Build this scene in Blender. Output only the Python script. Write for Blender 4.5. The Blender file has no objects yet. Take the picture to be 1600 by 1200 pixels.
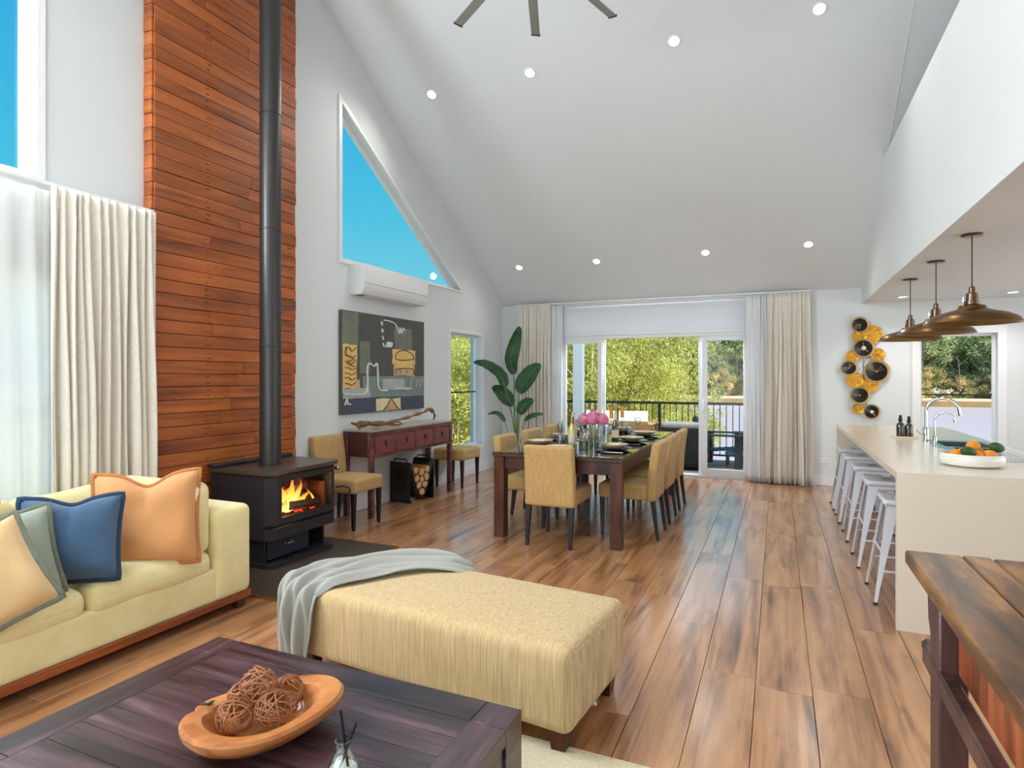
import bpy, bmesh, math, random
from mathutils import Vector, Matrix
from mathutils.geometry import tessellate_polygon
R = random.Random(7)
pi = math.pi
SC = bpy.context.scene
COL = SC.collection

# ------------------------------------------------------------------ camera, world, sun, light, exposure
cam = bpy.data.cameras.new('camera')
camo = bpy.data.objects.new('camera', cam); COL.objects.link(camo)
cam.sensor_width = 36.0
cam.lens = 36.0 * 940 / 1600
cam.shift_y = -10 / 1600
camo.location = (0, 0, 1.45)
camo.rotation_euler = (pi / 2, 0, math.atan2(415, 940))
cam.clip_start = 0.05; cam.clip_end = 2000
SC.camera = camo
SC.view_settings.view_transform = 'Standard'
SC.view_settings.look = 'None'
SC.view_settings.gamma = 1.0
SC.view_settings.use_curve_mapping = False
SC.view_settings.exposure = 0.0

def lin(c):
    r = []
    for v in c[:3]:
        v = v / 255.0
        r.append(v / 12.92 if v <= 0.04045 else ((v + 0.055) / 1.055) ** 2.4)
    return (r[0], r[1], r[2], 1.0)

W = bpy.data.worlds.new('sky'); SC.world = W; W.use_nodes = True
wn = W.node_tree; wn.nodes.clear()
wo = wn.nodes.new('ShaderNodeOutputWorld'); wb = wn.nodes.new('ShaderNodeBackground')
wt = wn.nodes.new('ShaderNodeTexCoord'); ws = wn.nodes.new('ShaderNodeSeparateXYZ'); wr = wn.nodes.new('ShaderNodeValToRGB')
wn.links.new(wt.outputs['Generated'], ws.inputs[0]); wn.links.new(ws.outputs['Z'], wr.inputs[0])
wn.links.new(wr.outputs[0], wb.inputs[0]); wn.links.new(wb.outputs[0], wo.inputs[0])
e = wr.color_ramp.elements
e[0].position = 0.0; e[0].color = lin((225, 240, 250))
e[1].position = 1.0; e[1].color = lin((30, 120, 205))
for p, c in ((0.07, (185, 228, 240)), (0.14, (115, 208, 228)), (0.26, (72, 195, 230)), (0.45, (38, 172, 228))):
    k = e.new(p); k.color = lin(c)
wb.inputs[1].default_value = 1.0

def light(name, typ, loc, energy, color=(1, 1, 1), size=1.0, size_y=None, d=None, parent=None, spot=None):
    l = bpy.data.lights.new(name, typ); l.energy = energy; l.color = color
    if typ == 'AREA':
        l.size = size
        if size_y: l.shape = 'RECTANGLE'; l.size_y = size_y
    elif typ in ('POINT', 'SPOT'):
        l.shadow_soft_size = size
        if spot: l.spot_size = spot; l.spot_blend = 0.9
    elif typ == 'SUN':
        l.angle = size
    o = bpy.data.objects.new(name, l); COL.objects.link(o); o.location = loc
    if d is not None: o.rotation_euler = Vector(d).to_track_quat('-Z', 'Y').to_euler()
    if parent is not None: o.parent = parent
    return o

light('sun', 'SUN', (0, 0, 20), 7.5, (1, .95, .86), 0.01, d=(-.78, .42, -.62))
# unseen fill lamp added at the solid wall behind the camera
light('fill_back', 'AREA', (-1.4, -1.70, 1.55), 128, (.80, .91, 1), 5.0, 2.3, d=(0, 1, .2))
# lamps added out of view at the left windows to strengthen their daylight
light('fill_left_high', 'AREA', (-4.10, .95, 3.25), 195, (.84, .93, 1), 1.6, 1.0, d=(1, .25, -.05))
light('fill_left_low', 'AREA', (-4.62, 1.05, 1.15), 22, (.86, .94, 1), 1.5, 1.7, d=(1, .75, 0))
light('fill_doors', 'AREA', (-1.76, 9.75, 2.55), 150, (.82, .92, 1), 2.9, .7, d=(0, -1, -.75))  # lamp added out of sight above the door head to strengthen the daylight
light('fill_kitchen', 'AREA', (4.5, 5.2, 1.5), 72, (.82, .92, 1), 5.0, 1.8, d=(-1, 0, 0))  # added fill beside the solid right wall, out of view

# ------------------------------------------------------------------ materials
def newmat(name):
    m = bpy.data.materials.new(name); m.use_nodes = True
    return m, m.node_tree, m.node_tree.nodes['Principled BSDF']

def node(t, kind, **kw):
    n = t.nodes.new(kind)
    for k, v in kw.items():
        if k in n.inputs.keys(): n.inputs[k].default_value = v
        else: setattr(n, k, v)
    return n

def objvec(t, scale=(1, 1, 1), jitter=True):
    tc = t.nodes.new('ShaderNodeTexCoord'); mp = t.nodes.new('ShaderNodeMapping')
    src = tc.outputs['Object']
    if jitter:
        oi = t.nodes.new('ShaderNodeObjectInfo')
        vm = node(t, 'ShaderNodeVectorMath', operation='SCALE'); vm.inputs['Scale'].default_value = 7.3
        t.links.new(oi.outputs['Location'], vm.inputs[0])
        va = node(t, 'ShaderNodeVectorMath', operation='ADD')
        t.links.new(src, va.inputs[0]); t.links.new(vm.outputs[0], va.inputs[1]); src = va.outputs[0]
    t.links.new(src, mp.inputs[0]); mp.inputs['Scale'].default_value = scale
    return mp.outputs[0]

def mat(name, col, rough=.5, metal=0., spec=.5, var=.06, vs=6., bump=0., bs=80., coat=0., coatr=.1, sheen=0., emis=None, es=0., scale=(1, 1, 1), rnd=0.):
    m, t, b = newmat(name)
    v = objvec(t, scale)
    n = node(t, 'ShaderNodeTexNoise', Scale=vs, Detail=4.0)
    t.links.new(v, n.inputs['Vector'])
    c = lin(col)
    mx = t.nodes.new('ShaderNodeMix'); mx.data_type = 'RGBA'
    mx.inputs[6].default_value = tuple(max(0, x * (1 - var * 2)) for x in c[:3]) + (1,)
    mx.inputs[7].default_value = tuple(min(1, x * (1 + var * 2)) for x in c[:3]) + (1,)
    t.links.new(n.outputs['Fac'], mx.inputs[0])
    out = mx.outputs[2]
    if rnd: out = rand_tint(t, out, rnd)
    t.links.new(out, b.inputs['Base Color'])
    b.inputs['Roughness'].default_value = rough; b.inputs['Metallic'].default_value = metal
    b.inputs['Specular IOR Level'].default_value = spec
    b.inputs['Coat Weight'].default_value = coat; b.inputs['Coat Roughness'].default_value = coatr
    b.inputs['Sheen Weight'].default_value = sheen
    if emis: b.inputs['Emission Color'].default_value = lin(emis); b.inputs['Emission Strength'].default_value = es
    if bump:
        n2 = node(t, 'ShaderNodeTexNoise', Scale=bs, Detail=3.0); t.links.new(v, n2.inputs['Vector'])
        bp = node(t, 'ShaderNodeBump', Strength=bump, Distance=.01); t.links.new(n2.outputs['Fac'], bp.inputs['Height'])
        t.links.new(bp.outputs[0], b.inputs['Normal'])
    return m

def rand_tint(t, out, amt):
    oi = t.nodes.new('ShaderNodeObjectInfo')
    mr = node(t, 'ShaderNodeMapRange'); mr.inputs['To Min'].default_value = 1 - amt; mr.inputs['To Max'].default_value = 1 + amt
    t.links.new(oi.outputs['Random'], mr.inputs[0])
    hs = t.nodes.new('ShaderNodeHueSaturation'); t.links.new(out, hs.inputs['Color']); t.links.new(mr.outputs[0], hs.inputs['Value'])
    return hs.outputs[0]

def wood(name, stops, axis='Y', grain=28., long=1.6, rough=.4, rnd=.12, bump=.15, coat=0., coatr=.15, knots=0., spec=.5, streak=2.2):
    """stops: list of (pos, srgb). grain stretched along axis"""
    m, t, b = newmat(name)
    sc = [grain] * 3; sc['XYZ'.index(axis)] = long
    v = objvec(t, tuple(sc))
    n = node(t, 'ShaderNodeTexNoise', Scale=1., Detail=6.0, Roughness=.62, Distortion=.6); t.links.new(v, n.inputs['Vector'])
    sc2 = [5.5] * 3; sc2['XYZ'.index(axis)] = .9
    v2 = objvec(t, tuple(sc2))
    n2 = node(t, 'ShaderNodeTexNoise', Scale=1., Detail=3.0, Distortion=1.1); t.links.new(v2, n2.inputs['Vector'])
    ad = node(t, 'ShaderNodeMath', operation='MULTIPLY_ADD'); t.links.new(n2.outputs['Fac'], ad.inputs[0]); ad.inputs[1].default_value = .9
    t.links.new(n.outputs['Fac'], ad.inputs[2])
    sb = node(t, 'ShaderNodeMath', operation='MULTIPLY_ADD'); t.links.new(ad.outputs[0], sb.inputs[0]); sb.inputs[1].default_value = streak; sb.inputs[2].default_value = -.95 * streak + .5
    r = t.nodes.new('ShaderNodeValToRGB'); t.links.new(sb.outputs[0], r.inputs[0])
    el = r.color_ramp.elements
    el[0].position = stops[0][0]; el[0].color = lin(stops[0][1]); el[1].position = stops[-1][0]; el[1].color = lin(stops[-1][1])
    for p, c in stops[1:-1]: k = el.new(p); k.color = lin(c)
    out = r.outputs[0]
    if knots:
        sc3 = [5.] * 3; sc3['XYZ'.index(axis)] = 2.4
        v3 = objvec(t, tuple(sc3))
        vo = node(t, 'ShaderNodeTexVoronoi', Scale=1.0); t.links.new(v3, vo.inputs['Vector'])
        mr = node(t, 'ShaderNodeMapRange'); mr.inputs['From Min'].default_value = .03; mr.inputs['From Max'].default_value = .12
        mr.inputs['To Min'].default_value = knots; mr.inputs['To Max'].default_value = 0
        t.links.new(vo.outputs['Distance'], mr.inputs[0])
        mx = t.nodes.new('ShaderNodeMix'); mx.data_type = 'RGBA'; t.links.new(mr.outputs[0], mx.inputs[0])
        t.links.new(out, mx.inputs[6]); mx.inputs[7].default_value = lin((62, 38, 25)); out = mx.outputs[2]
    if rnd: out = rand_tint(t, out, rnd)
    t.links.new(out, b.inputs['Base Color'])
    b.inputs['Roughness'].default_value = rough; b.inputs['Specular IOR Level'].default_value = spec
    b.inputs['Coat Weight'].default_value = coat; b.inputs['Coat Roughness'].default_value = coatr
    if bump:
        bp = node(t, 'ShaderNodeBump', Strength=bump, Distance=.004); t.links.new(n.outputs['Fac'], bp.inputs['Height'])
        t.links.new(bp.outputs[0], b.inputs['Normal'])
    return m

def fabric(name, col, col2=None, scale=(90, 90, 12), bump=.3, sheen=.2, rough=.9, mixpos=(.35, .65)):
    m, t, b = newmat(name)
    v = objvec(t, scale)
    n = node(t, 'ShaderNodeTexNoise', Scale=1., Detail=4., Roughness=.7); t.links.new(v, n.inputs['Vector'])
    r = t.nodes.new('ShaderNodeValToRGB'); t.links.new(n.outputs['Fac'], r.inputs[0])
    r.color_ramp.elements[0].position = mixpos[0]; r.color_ramp.elements[1].position = mixpos[1]
    r.color_ramp.elements[0].color = lin(col2 or tuple(x * .9 for x in col)); r.color_ramp.elements[1].color = lin(col)
    t.links.new(r.outputs[0], b.inputs['Base Color'])
    b.inputs['Roughness'].default_value = rough; b.inputs['Sheen Weight'].default_value = sheen
    b.inputs['Specular IOR Level'].default_value = .2
    bp = node(t, 'ShaderNodeBump', Strength=bump, Distance=.003); t.links.new(n.outputs['Fac'], bp.inputs['Height'])
    t.links.new(bp.outputs[0], b.inputs['Normal'])
    return m

def glassmat(name, tint=(1, 1, 1, 1), refl=.07, rough=.0, ior=1.45):
    m = bpy.data.materials.new(name); m.use_nodes = True; t = m.node_tree; t.nodes.clear()
    o = t.nodes.new('ShaderNodeOutputMaterial'); tr = t.nodes.new('ShaderNodeBsdfTransparent'); tr.inputs[0].default_value = tint
    g = t.nodes.new('ShaderNodeBsdfGlossy'); g.inputs['Roughness'].default_value = rough
    f = node(t, 'ShaderNodeFresnel', IOR=ior); mx = t.nodes.new('ShaderNodeMixShader')
    if refl is not None:
        f = node(t, 'ShaderNodeLayerWeight', Blend=.25)
        mm = node(t, 'ShaderNodeMath', operation='MULTIPLY_ADD'); t.links.new(f.outputs['Facing'], mm.inputs[0]); mm.inputs[1].default_value = refl * 3; mm.inputs[2].default_value = refl * .5
        t.links.new(mm.outputs[0], mx.inputs[0])
    else: t.links.new(f.outputs[0], mx.inputs[0])
    t.links.new(tr.outputs[0], mx.inputs[1]); t.links.new(g.outputs[0], mx.inputs[2]); t.links.new(mx.outputs[0], o.inputs[0])
    return m

def sheermat(name, col, transp=.45, trl=.32):
    m = bpy.data.materials.new(name); m.use_nodes = True; t = m.node_tree; t.nodes.clear()
    o = t.nodes.new('ShaderNodeOutputMaterial'); tr = t.nodes.new('ShaderNodeBsdfTransparent')
    d = t.nodes.new('ShaderNodeBsdfDiffuse'); d.inputs[0].default_value = lin(col)
    tl = t.nodes.new('ShaderNodeBsdfTranslucent'); tl.inputs[0].default_value = lin(col)
    a = t.nodes.new('ShaderNodeMixShader'); a.inputs[0].default_value = trl
    b = t.nodes.new('ShaderNodeMixShader'); b.inputs[0].default_value = transp
    t.links.new(d.outputs[0], a.inputs[1]); t.links.new(tl.outputs[0], a.inputs[2])
    t.links.new(a.outputs[0], b.inputs[1]); t.links.new(tr.outputs[0], b.inputs[2]); t.links.new(b.outputs[0], o.inputs[0])
    return m

def leafmat(name, col, col2, tl=.35, rnd=.15, ns=1.2):
    m, t, b = newmat(name)
    v = objvec(t, (1, 1, 1))
    n = node(t, 'ShaderNodeTexNoise', Scale=ns, Detail=4.); t.links.new(v, n.inputs['Vector'])
    r = t.nodes.new('ShaderNodeValToRGB'); t.links.new(n.outputs['Fac'], r.inputs[0])
    r.color_ramp.elements[0].position = .38; r.color_ramp.elements[1].position = .62
    r.color_ramp.elements[0].color = lin(col2); r.color_ramp.elements[1].color = lin(col)
    out = rand_tint(t, r.outputs[0], rnd) if rnd else r.outputs[0]
    t.links.new(out, b.inputs['Base Color']); b.inputs['Roughness'].default_value = .55
    tr = t.nodes.new('ShaderNodeBsdfTranslucent'); t.links.new(out, tr.inputs[0])
    mx = t.nodes.new('ShaderNodeMixShader'); mx.inputs[0].default_value = tl
    t.links.new(b.outputs[0], mx.inputs[1]); t.links.new(tr.outputs[0], mx.inputs[2])
    t.links.new(mx.outputs[0], t.nodes['Material Output'].inputs[0])
    return m

def emit(name, col, s):
    m = bpy.data.materials.new(name); m.use_nodes = True; t = m.node_tree; t.nodes.clear()
    o = t.nodes.new('ShaderNodeOutputMaterial'); em = t.nodes.new('ShaderNodeEmission'); em.inputs[0].default_value = lin(col); em.inputs[1].default_value = s
    t.links.new(em.outputs[0], o.inputs[0]); return m

M = {}
M['wall'] = mat('wall_paint', (226, 229, 228), .75, var=.008, vs=2, spec=.25)
M['ceil'] = mat('ceiling_paint', (228, 232, 233), .8, var=.006, vs=1.5, spec=.2)
M['trim'] = mat('white_gloss_trim', (240, 240, 238), .35, var=.005)
M['alum'] = mat('white_aluminium', (238, 239, 240), .35, var=.005)
M['floor'] = wood('oak_floor_plank', [(.0, (96, 60, 36)), (.25, (150, 100, 62)), (.55, (186, 132, 88)), (1.0, (208, 156, 108))], 'Y', 16, .8, .3, .06, .05, coat=.9, coatr=.2, knots=.42, streak=1.8)
M['subfloor'] = mat('floor_joint', (70, 45, 30), .8)
M['clad'] = wood('reclaimed_redwood_board', [(.0, (84, 44, 22)), (.3, (146, 74, 32)), (.6, (178, 94, 40)), (1., (202, 116, 54))], 'Y', 20, .9, .5, .16, .2, knots=.5, streak=1.3)
M['cladback'] = mat('dark_batten', (35, 22, 16), .9)
M['iron'] = mat('charcoal_stove_paint', (52, 50, 54), .42, metal=.35, var=.05, bump=.05, bs=300)
M['irontop'] = mat('bronze_grey_stove_top', (92, 82, 72), .35, metal=.5, var=.06)
M['flue'] = mat('metallic_charcoal_flue', (66, 63, 62), .38, metal=.55, var=.04)
M['hearth'] = mat('dark_brown_hearth_tile', (70, 58, 48), .55, var=.1, vs=20)
M['farbark'] = mat('dark_far_trunk', (110, 100, 84), .9)
M['gold'] = mat('brass_trim', (176, 146, 96), .35, metal=.85)
M['glass'] = glassmat('window_glass', refl=.02)
M['clearglass'] = glassmat('clear_glassware', (.93, .96, .97, 1), refl=.16)
M['fireglass'] = glassmat('stove_glass', (.92, .9, .88, 1), refl=.05)
M['sofa'] = fabric('pale_lemon_velvet', (240, 226, 170), (230, 214, 152), (5, 5, 5), .06, .5, .8)
M['rail'] = wood('red_timber_rail', [(.0, (110, 52, 24)), (1., (165, 88, 44))], 'Y', 30, 1.5, .35)
M['darkleg'] = wood('dark_mahogany_leg', [(.0, (58, 26, 16)), (1., (95, 44, 26))], 'Z', 30, 1.5, .3)
M['blackleg'] = mat('near_black_timber_leg', (34, 26, 25), .35, var=.1)
M['orange'] = mat('tan_orange_linen', (214, 150, 92), .75, var=.04, vs=6, bump=.55, bs=14, sheen=.3)
M['blue'] = mat('denim_blue_linen', (62, 92, 122), .85, var=.05, vs=300, bump=.5, bs=16, sheen=.3)
M['sage'] = mat('sage_grey_linen', (146, 154, 138), .85, var=.05, vs=300, bump=.5, bs=16, sheen=.3)
M['sand'] = mat('sand_linen', (205, 168, 118), .85, var=.05, vs=200, bump=.5, bs=16, sheen=.3)
M['piping_b'] = mat('navy_flange', (40, 62, 88), .9, var=.05)
M['piping_s'] = mat('olive_grey_flange', (110, 115, 98), .9, var=.05)
M['piping_o'] = mat('tan_flange', (190, 124, 70), .9, var=.05)
M['ott'] = fabric('straw_woven_upholstery', (218, 191, 146), (176, 146, 99), (230, 30, 5), .15, .15, .9, (.33, .67))
M['chairfab'] = fabric('mustard_woven_upholstery', (204, 168, 112), (176, 138, 84), (120, 120, 8), .2, .15, .85, (.3, .66))
M['throw'] = mat('grey_knit_throw', (168, 166, 156), .95, var=.05, vs=150, bump=.4, bs=320, sheen=.3)
M['ctable'] = wood('plum_brown_stained_wood', [(.0, (26, 15, 17)), (.35, (54, 35, 40)), (.7, (80, 55, 60)), (1., (106, 78, 82))], 'X', 26, 1.6, .3, .14, .15, coat=.25, coatr=.2)
M['ctableY'] = wood('plum_brown_border_wood', [(.0, (26, 15, 17)), (.35, (50, 33, 38)), (.7, (76, 53, 58)), (1., (98, 73, 78))], 'Y', 26, 1.6, .3, .12, .15, coat=.25, coatr=.2)
M['bowl'] = wood('carved_root_wood', [(.0, (120, 66, 30)), (.4, (182, 110, 56)), (1., (208, 140, 80))], 'X', 14, 5, .4, 0, .1, coat=.2, knots=.35)
M['rattan'] = mat('brown_rattan_strand', (172, 112, 72), .6, var=.25, vs=25)
M['jute'] = mat('cream_ribbed_wool', (222, 208, 176), .95, var=.05, vs=60, bump=.6, bs=120)
M['dtable'] = wood('dark_red_dining_timber', [(.0, (36, 18, 13)), (.5, (70, 36, 23)), (1., (98, 54, 34))], 'Z', 18, 2.2, .35, .05, .1, coat=.3)
M['dtop'] = mat('black_glass_tabletop', (40, 38, 38), .07, var=.05, coat=1., coatr=.03)
M['console'] = wood('aged_red_lacquer', [(.0, (56, 30, 32)), (.5, (98, 56, 54)), (1., (132, 84, 76))], 'Y', 22, 3, .35, .08, .1, coat=.3)
M['consoled'] = mat('console_side_dark', (74, 36, 30), .4, var=.1)
M['drawer'] = mat('worn_red_lacquer_drawer', (130, 68, 62), .35, var=.22, vs=14, coat=.3, rnd=.08)
M['blackmetal'] = mat('black_metal', (28, 27, 28), .4, metal=.4)
M['leather'] = mat('black_leather', (26, 24, 25), .55, var=.1)
M['bark'] = wood('split_firewood', [(.0, (120, 72, 40)), (1., (205, 152, 100))], 'X', 30, 3, .8, .15)
M['logend'] = mat('cut_log_end', (222, 170, 118), .8, var=.12, vs=30)
M['drift'] = wood('driftwood_root', [(.0, (84, 54, 34)), (1., (162, 116, 78))], 'Y', 20, 3, .8, 0, .4)
M['ac'] = mat('air_conditioner_plastic', (230, 231, 228), .35, var=.004)
M['dark'] = mat('dark_gap', (40, 40, 42), .7)
M['curt'] = fabric('oatmeal_linen_curtain', (240, 232, 220), (232, 223, 208), (40, 40, 40), .05, .2, .9)
M['sheer'] = sheermat('white_sheer_voile', (252, 252, 250), .32)
M['sheer2'] = sheermat('white_sheer_voile_dense', (255, 255, 255), .08, .15)
M['blind'] = sheermat('white_roller_blind', (236, 238, 242), 0., .10)
M['stone'] = mat('cream_engineered_stone', (230, 217, 198), .24, var=.01, vs=60, coat=.1, coatr=.1)
M['islandpanel'] = mat('grey_blue_island_panel', (150, 152, 160), .5, var=.02)
M['steel'] = mat('brushed_stainless_steel', (200, 200, 200), .2, metal=1., var=.03)
M['chrome'] = mat('polished_chrome', (215, 215, 218), .06, metal=1., var=.01)
M['stoolmetal'] = mat('white_powder_coated_steel', (226, 228, 234), .3, metal=.1, var=.01, coat=.3)
M['rubber'] = mat('dark_rubber', (35, 35, 38), .8)
M['brass'] = mat('antique_bronze', (118, 90, 54), .3, metal=.9, var=.14, vs=8)
M['copper'] = mat('aged_copper_socket', (118, 94, 74), .3, metal=.9, var=.1)
M['cord'] = mat('brown_cord', (70, 52, 42), .7)
M['goldleaf'] = mat('gold_leaf_disc', (236, 158, 58), .3, metal=.85, var=.3, vs=45, bump=.9, bs=30)
M['blackdisc'] = mat('black_glazed_disc', (30, 22, 22), .15, var=.3, vs=18)
M['wbtop'] = wood('worn_varnished_bench_top', [(.0, (36, 21, 11)), (.4, (74, 45, 23)), (.7, (106, 68, 34)), (1., (158, 108, 52))], 'Y', 14, 2.5, .36, .12, .6, coat=.12, coatr=.25, knots=.4, spec=.4)
M['wbleg'] = wood('dark_purple_brown_bench_frame', [(.0, (48, 28, 26)), (1., (96, 62, 56))], 'Z', 20, 2, .4, .08, .2)
M['wbpanel'] = wood('red_orange_pine_panel', [(.0, (100, 46, 24)), (.5, (150, 76, 42)), (1., (178, 102, 62))], 'Z', 12, 2, .4, .05, .15, knots=.8)
M['orangefruit'] = mat('orange_peel', (244, 150, 30), .45, var=.05, bump=.3, bs=120)
M['lime'] = mat('green_avocado_skin', (52, 84, 34), .5, var=.15, vs=20)
M['ceramic'] = mat('white_glazed_ceramic', (240, 234, 222), .15, var=.005, coat=.5)
M['plate'] = mat('warm_beige_stoneware', (206, 178, 134), .4, var=.04)
M['charger'] = mat('dark_charger', (52, 50, 54), .4)
M['napkin'] = mat('cream_napkin', (226, 212, 184), .9, var=.03)
M['champ'] = mat('dark_green_bottle_glass', (28, 62, 22), .08, coat=1.)
M['white_wine'] = mat('pale_wine_bottle', (190, 190, 110), .08, coat=1.)
M['rose'] = mat('rose_wine_bottle', (216, 140, 120), .08, coat=1.)
M['foilred'] = mat('red_gold_foil', (190, 70, 40), .3, metal=.5)
M['label'] = mat('cream_paper_label', (225, 205, 175), .6)
M['redwine'] = mat('red_wine', (120, 16, 20), .1)
M['pink'] = mat('pink_hydrangea_petals', (232, 130, 160), .7, var=.25, vs=30)
M['amber'] = mat('amber_candle', (216, 140, 36), .4, var=.1)
M['green'] = leafmat('glossy_strelitzia_leaf', (52, 98, 50), (26, 60, 34), .15, .12, 4)
M['greenstem'] = leafmat('green_stem', (112, 140, 82), (80, 112, 60), .1, .1, 6)
M['basket'] = mat('woven_natural_basket', (196, 158, 112), .85, var=.15, vs=60, bump=.6, bs=60)
M['soil'] = mat('potting_soil', (50, 38, 28), .95, var=.2, vs=60)
M['darkglass'] = mat('smoked_amber_glass', (48, 34, 22), .1, coat=1.)
M['plastic'] = mat('white_plastic', (238, 238, 236), .4, var=.003)
M['pc'] = [mat('paint_' + n, c, .7, var=v, vs=7, bump=.2, bs=40) for n, c, v in (
    ('charcoal', (84, 84, 80), .16), ('olive_grey', (118, 122, 106), .16), ('ochre', (228, 192, 112), .12), ('mist_grey', (128, 140, 138), .16),
    ('white', (218, 220, 214), .05), ('slate_blue', (76, 80, 96), .12), ('cream', (226, 214, 168), .12), ('umber', (120, 84, 52), .15), ('pink_brown', (205, 165, 130), .12), ('light_grey', (172, 176, 172), .12))]
M['fan'] = mat('brushed_nickel_blade', (142, 142, 132), .4, metal=.3, var=.03)
M['lampon'] = emit('downlight_lens', (255, 253, 248), 7.)
M['deck'] = wood('grey_deck_board', [(.0, (120, 108, 96)), (1., (170, 156, 140))], 'X', 20, 1.5, .7)
M['river'] = mat('river_water', (204, 190, 190), .45, var=.02, vs=.2, bump=.1, bs=1.2, spec=.3)
M['grassdry'] = mat('dry_pale_grass', (226, 212, 176), .95, var=.12, vs=.15)
M['grass'] = mat('bright_green_grass', (150, 165, 60), .95, var=.2, vs=.6)
M['bankmud'] = mat('ochre_river_bank', (160, 132, 90), .95, var=.2, vs=.5)
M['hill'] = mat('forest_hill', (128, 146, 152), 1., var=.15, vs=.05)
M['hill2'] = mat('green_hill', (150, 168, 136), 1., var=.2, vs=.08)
M['f_yellow'] = leafmat('sheoak_foliage', (234, 230, 138), (168, 172, 84), .5, .15, .9)
M['f_green'] = leafmat('river_gum_foliage', (206, 210, 160), (146, 162, 108), .5, .2, .6)
M['f_brown'] = leafmat('autumn_bank_foliage', (226, 204, 150), (150, 156, 96), .45, .25, .5)
M['trunk'] = mat('pale_grey_trunk', (206, 192, 174), .9, var=.2, vs=4)
M['wicker'] = mat('black_wicker', (30, 28, 28), .5, var=.2, bump=.5, bs=120)
M['greycush'] = mat('grey_outdoor_cushion', (150, 142, 132), .9)
M['tealpaint'] = mat('dark_teal_painted_timber', (26, 34, 38), .5, var=.1)
M['bluecloth'] = mat('sky_blue_cover', (86, 160, 214), .7)
M['bluewall'] = mat('blue_grey_weatherboard', (182, 192, 198), .6, var=.04)
M['greypost'] = mat('grey_painted_post', (150, 160, 165), .6, var=.04)
M['whiteout'] = mat('white_outdoor_sling', (220, 222, 222), .7)
M['teak'] = wood('teak_slat', [(.0, (168, 110, 58)), (1., (206, 150, 92))], 'X', 20, 2, .6)
M['ember'] = emit('glowing_ember', (255, 70, 15), 1.2)
M['charlog'] = mat('charred_log', (104, 70, 50), .9, var=.4, vs=30, bump=.5, bs=50)
M['firebrick'] = mat('firebrick', (150, 92, 60), .9, var=.15, vs=12)
M['potwhite'] = mat('white_pot', (230, 226, 218), .4)

def flamemat():
    m = bpy.data.materials.new('flame'); m.use_nodes = True; t = m.node_tree; t.nodes.clear()
    o = t.nodes.new('ShaderNodeOutputMaterial'); em = t.nodes.new('ShaderNodeEmission'); tr = t.nodes.new('ShaderNodeBsdfTransparent'); mx = t.nodes.new('ShaderNodeMixShader')
    tc = t.nodes.new('ShaderNodeTexCoord'); s = t.nodes.new('ShaderNodeSeparateXYZ'); t.links.new(tc.outputs['Generated'], s.inputs[0])
    r = t.nodes.new('ShaderNodeValToRGB'); t.links.new(s.outputs['Z'], r.inputs[0])
    el = r.color_ramp.elements; el[0].position = 0; el[0].color = lin((255, 236, 150)); el[1].position = 1; el[1].color = lin((240, 90, 15)); k = el.new(.5); k.color = lin((255, 190, 70))
    mr = node(t, 'ShaderNodeMapRange'); t.links.new(s.outputs['Z'], mr.inputs[0]); mr.inputs['From Min'].default_value = .45; mr.inputs['To Min'].default_value = .1; mr.inputs['To Max'].default_value = .75
    em.inputs[1].default_value = 2.2
    t.links.new(r.outputs[0], em.inputs[0]); t.links.new(mr.outputs[0], mx.inputs[0]); t.links.new(em.outputs[0], mx.inputs[1]); t.links.new(tr.outputs[0], mx.inputs[2]); t.links.new(mx.outputs[0], o.inputs[0])
    return m
M['flame'] = flamemat()

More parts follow.
